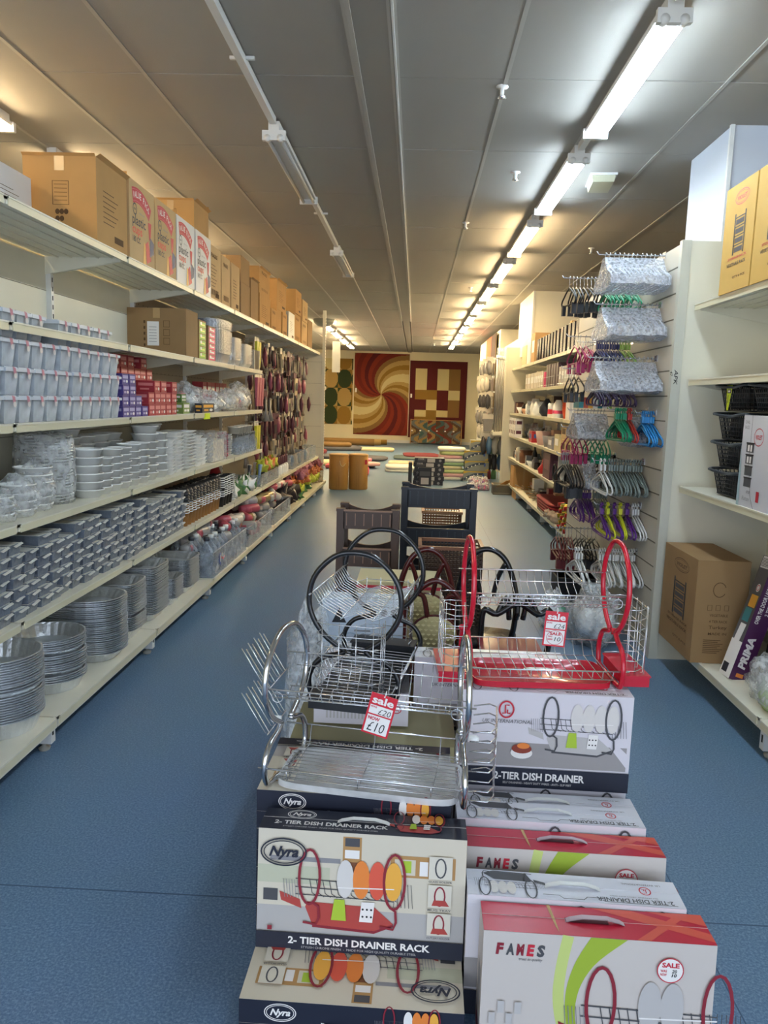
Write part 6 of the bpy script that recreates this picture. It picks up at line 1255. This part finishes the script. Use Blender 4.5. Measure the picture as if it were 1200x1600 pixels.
def put_pack(k, loc):
    o = protos[k] if k not in used else protos[k].copy()
    if k in used: COL.objects.link(o)
    used.add(k); o.location = loc; o.rotation_euler[2] = (R()-.5)*.5
    return tag(o, '%s %s pack with %s card hanging on the left pegboard' % (adj[k % 8], styl[k % 4], ['white', 'black', 'pink'][k % 3]), 'hanging pack', 'pegboard packs of kind %s %s %s' % (adj[k % 8], styl[k % 4], ['white', 'black', 'pink'][k % 3]))
rnd = random.Random(5)
for row, z in enumerate((2.16, 1.88, 1.6, 1.33, 1.08)):
    for j in range(36):
        y = 8.62+.118*j+.03*rnd.random()
        if j > 33-row and rnd.random() < .6: continue
        put_pack(rnd.randrange(16), (-1.93+.02*((j+row) % 3)+.13*((j*7+row) % 4)/3, y, z+.02*rnd.random()))
YG = mat('yellow_glove', '#d8cf3a', .45)
for k in range(4):
    f = MB(); f.box(-.002, -.05, -.06, .002, .05, 0, cards[0]); f.box(0, -.05, -.32, .03, .05, -.05, YG, taper=.01); f.tube([(-.14, 0, -.012), (.05, 0, -.012)], .0025, ZINC, 4)
    tag(f.build('glove_pack', None, (-1.74, 8.36+.12*(k % 2), 2.18-.0*k if k < 2 else 1.28)), ['yellow glove pack high at the end of the shelves, nearer', 'yellow glove pack high at the end of the shelves, farther', 'yellow pack hanging lower beside the bowls, nearer', 'yellow pack hanging lower beside the bowls, farther'][k], 'glove pack')
for k in range(3):
    f = MB(); f.box(-.002, -.06, -.06, .002, .06, 0, cards[0]); f.box(0, -.055, -.36, .035, .055, -.05, mat('rose_brush', '#b0566c', .4), taper=.012); f.tube([(-.14, 0, -.012), (.05, 0, -.012)], .0025, ZINC, 4)
    tag(f.build('brush_pack', None, (-1.74, 8.38+.13*k, 1.80)), ['nearest', 'middle', 'farthest'][k]+' pink brush pack under the yellow glove packs', 'brush pack')
# ---- shelf above the floor, far half
def bin_(label, x, y, z, w_, d, h, m=SMOKE):
    o = thing('display_bin', label, 'bin', (x, y, z)); f = MB(); t = .004
    f.box(-d, 0, 0, 0, w_, t, m); f.box(-t, 0, 0, 0, w_, h, m); f.box(-d, 0, 0, -t, t, h, m); f.box(-d, w_-t, 0, -t, w_, h, m); f.build('clear_walls', o); f = MB(); f.box(-.003, 0, h-.004, .002, w_, h+.003, ZINC); f.build('top_edge', o)
GM = [mat('green_toy', '#4a7d4c', .5), mat('neon_yellow', '#c4cc48', .5), mat('neon_orange', '#c4713f', .5), WHT, PG[1], PG[4], mat('soft_blue', '#7d9cb8', .4), mat('brass', '#a98a4a', .35, .8)]
gn = ['green', 'neon yellow', 'orange', 'white', 'plum', 'slate', 'pale blue', 'brassy']
def rand_small(name, label, cat, loc, m, kind, s, grp):
    f = MB()
    if kind == 0: f.lathe([(.5*s, 0), (.55*s, .1*s), (.5*s, 1.6*s), (.3*s, 2*s)], m, 10, None, True, True, True)
    elif kind == 1: blob(f, 0, 0, 0, s*.8, s*.8, s, m, int(loc[1]*50), 12, 7, .75)
    elif kind == 2: f.box(-s*.6, -s*.5, 0, s*.6, s*.5, s*1.5, m)
    else: f.tube([(0, 0, 0), (.2*s, .3*s, 2.6*s)], [.12*s, .3*s], m, 7)
    tag(f.build(name, None, loc), label, cat, grp)
rnd = random.Random(11)
for k in range(8): rand_small('plastic_flower', 'green and white plastic sprig in the heap after the white cups', 'plastic sprig', (-1.7-.1*rnd.random(), 7.3+.11*k, .566), GM[0] if k % 2 else WHT, 1, .075, 'green sprigs on the lower left shelf')
bin_('clear bin of tools on the lower left shelf', -1.66, 8.3, .566, 1.1, .3, .13)
for k in range(12): rand_small('kitchen_tool', 'tool handle standing in the clear bin of the lower left shelf', 'kitchen tool', (-1.72-.15*rnd.random(), 8.36+.085*k, .572), GM[(5, 3, 6, 1, 5, 3)[k % 6]], 3, .085, 'tools in the clear bin')
for k in range(5): rand_small('dish_brush', ['yellow', 'red', 'lime', 'orange', 'neon'][k]+' dish brush head sticking up over the clear bin', 'brush', (-1.72, 8.62+.17*k, .70), (GM[1], GM[2], GM[1], GM[2], GM[1])[k], 1, .07, None)
for k in range(10): rand_small('patterned_mug', 'plum and white patterned mug on the lower left shelf', 'mug', (-1.7-.12*(k % 2), 9.55+.16*(k//2), .566+.0), PG[1] if k % 2 else WHT, 0, .06, 'patterned mugs on the lower left shelf')
for k in range(6): rand_small('patterned_mug', 'plum mug on top of the others on the lower left shelf', 'mug', (-1.72, 9.55+.14*k, .69), PG[1] if k % 2 else PG[2], 0, .055, 'upper plum mugs on the lower left shelf')
bin_('clear bin of rolled packs on the far lower left shelf', -1.66, 10.5, .566, 1.1, .3, .2); bin_('clear bin of blue grey packs on the far lower left shelf', -1.66, 11.75, .566, 1.2, .3, .2)
for k in range(14): rand_small('rolled_pack', 'pale rolled pack in a clear bin of the far lower left shelf', 'rolled pack', (-1.74-.1*(k % 2), 10.58+.16*k, .575), (WG, PG[3], GM[6], PG[3])[k % 4], 0, .075, 'rolled packs in clear bins')
for k in range(12): rand_small('long_stick', 'long wooden stick pack lying above the clear bins', 'stick', (-1.8, 9.3+.3*k, .80), PG[6], 2, .05, 'stick packs above the clear bins')
# ---- floor shelf, far half
bin_('large clear bin of bottles on the bottom left shelf', -1.505, 5.72, .152, 1.15, .42, .2); bin_('second clear bin of wrapped cups on the bottom left shelf', -1.505, 6.98, .152, 1.15, .42, .19); bin_('third clear bin on the bottom left shelf', -1.505, 8.28, .152, 1.1, .42, .18)
for r_ in range(3):
    for k in range(9): f = MB(); f.lathe([(.045, 0), (.05, .02), (.05, .2), (.02, .25), (.02, .28)], SMOKE, 12, None, True, True, True); f.lathe([(.024, .27), (.024, .3)], WHT if k % 3 else GM[5], 10, None, True, True, True); tag(f.build('clear_bottle', None, (-1.58-.12*r_, 5.8+.12*k, .158)), 'clear bottle standing in the large clear bin', 'bottle', 'clear bottles in the large bin')
f = MB(); A = Art((-1.498, 5.86, .22), (0, 1, 0), (0, 0, 1), f); A.ell(.04, .05, .03, .05, BLUEP); A.ell(.05, .05, .015, .03, WHITE); A.line([(.07, .06), (.14, .03), (.17, .05)], .012, RED); tag(f.build('sticker'), 'blue, white and red sticker on the front of the large clear bin', 'sticker')
PKW = [mat('pink_wrap', '#b8525f', .3), mat('white_wrap', '#d2c8bd', .3), mat('warm_gold_wrap', '#b9a172', .25, .4), mat('clear_grey_wrap', '#a7a4a0', .25)]
rnd = random.Random(21)
for k in range(46):
    y = 5.85+.088*k*1.0; zz = .33+.14*rnd.random() if k < 14 else .3+.2*rnd.random(); a = rnd.random()*2.2
    f = MB(); L = .11; c, s_ = math.cos(a)*L, math.sin(a)*L; f.tube([(-c, -s_, 0), (-c*.85, -s_*.85, 0), (c*.85, s_*.85, .01), (c, s_, .01)], [.02, .045, .045, .02], PKW[rnd.randrange(4)] if k > 5 else PKW[3], 9); f.tube([(-c*.5, -s_*.5, 0), (c*.1, s_*.1, .002)], .0465, PKW[(k*3) % 2], 9)
    tag(f.build('wrapped_roll', None, (-1.6-.22*rnd.random(), y, zz)), 'wrapped roll of cups in pink, white or clear film heaped over the bottom left bins', 'wrapped roll', 'wrapped rolls heaped over the bottom bins')
for k in range(30):
    f = MB(); f.tube([(0, 0, 0), (.03, .1, .0)], .045, PKW[k % 4], 9); tag(f.build('wrapped_roll', None, (-1.6-.2*rnd.random(), 6.98+.075*k, .205+.07*(k % 2))), 'wrapped roll lying inside the second or third clear bin', 'wrapped roll', 'wrapped rolls inside the clear bins')
for k in range(9): rand_small('red_pack', 'wine red pack at the back of the bottom left shelf', 'pack', (-1.9, 8.0+.17*k, .16), PG[2], 2, .17, 'wine red packs at the back of the bottom shelf')
for k in range(6): rand_small('dark_bag', 'dark gathered bag on the bottom left shelf', 'bag', (-1.66, 9.4+.17*k, .16), PG[0], 1, .13, 'dark gathered bags on the bottom left shelf')
for k in range(64): rand_small('artificial_flower', 'artificial flower bunch in %s on the far bottom left shelf' % ('green', 'lime', 'orange', 'pink')[min(3, k % 4)], 'flower bunch', (-1.55-.2*rnd.random(), 10.3+.043*k, .16+.085*(k % 4)), (GM[0], GM[1], GM[2], mat('dusty_rose_bloom', '#b57282', .6))[k % 4] if k < 50 else (PG[6], WG, GM[2], PG[5])[k % 4], 1, .06, '%s flower bunches on the far bottom left shelf' % ('green', 'lime', 'orange', 'pink')[min(3, k % 4)])
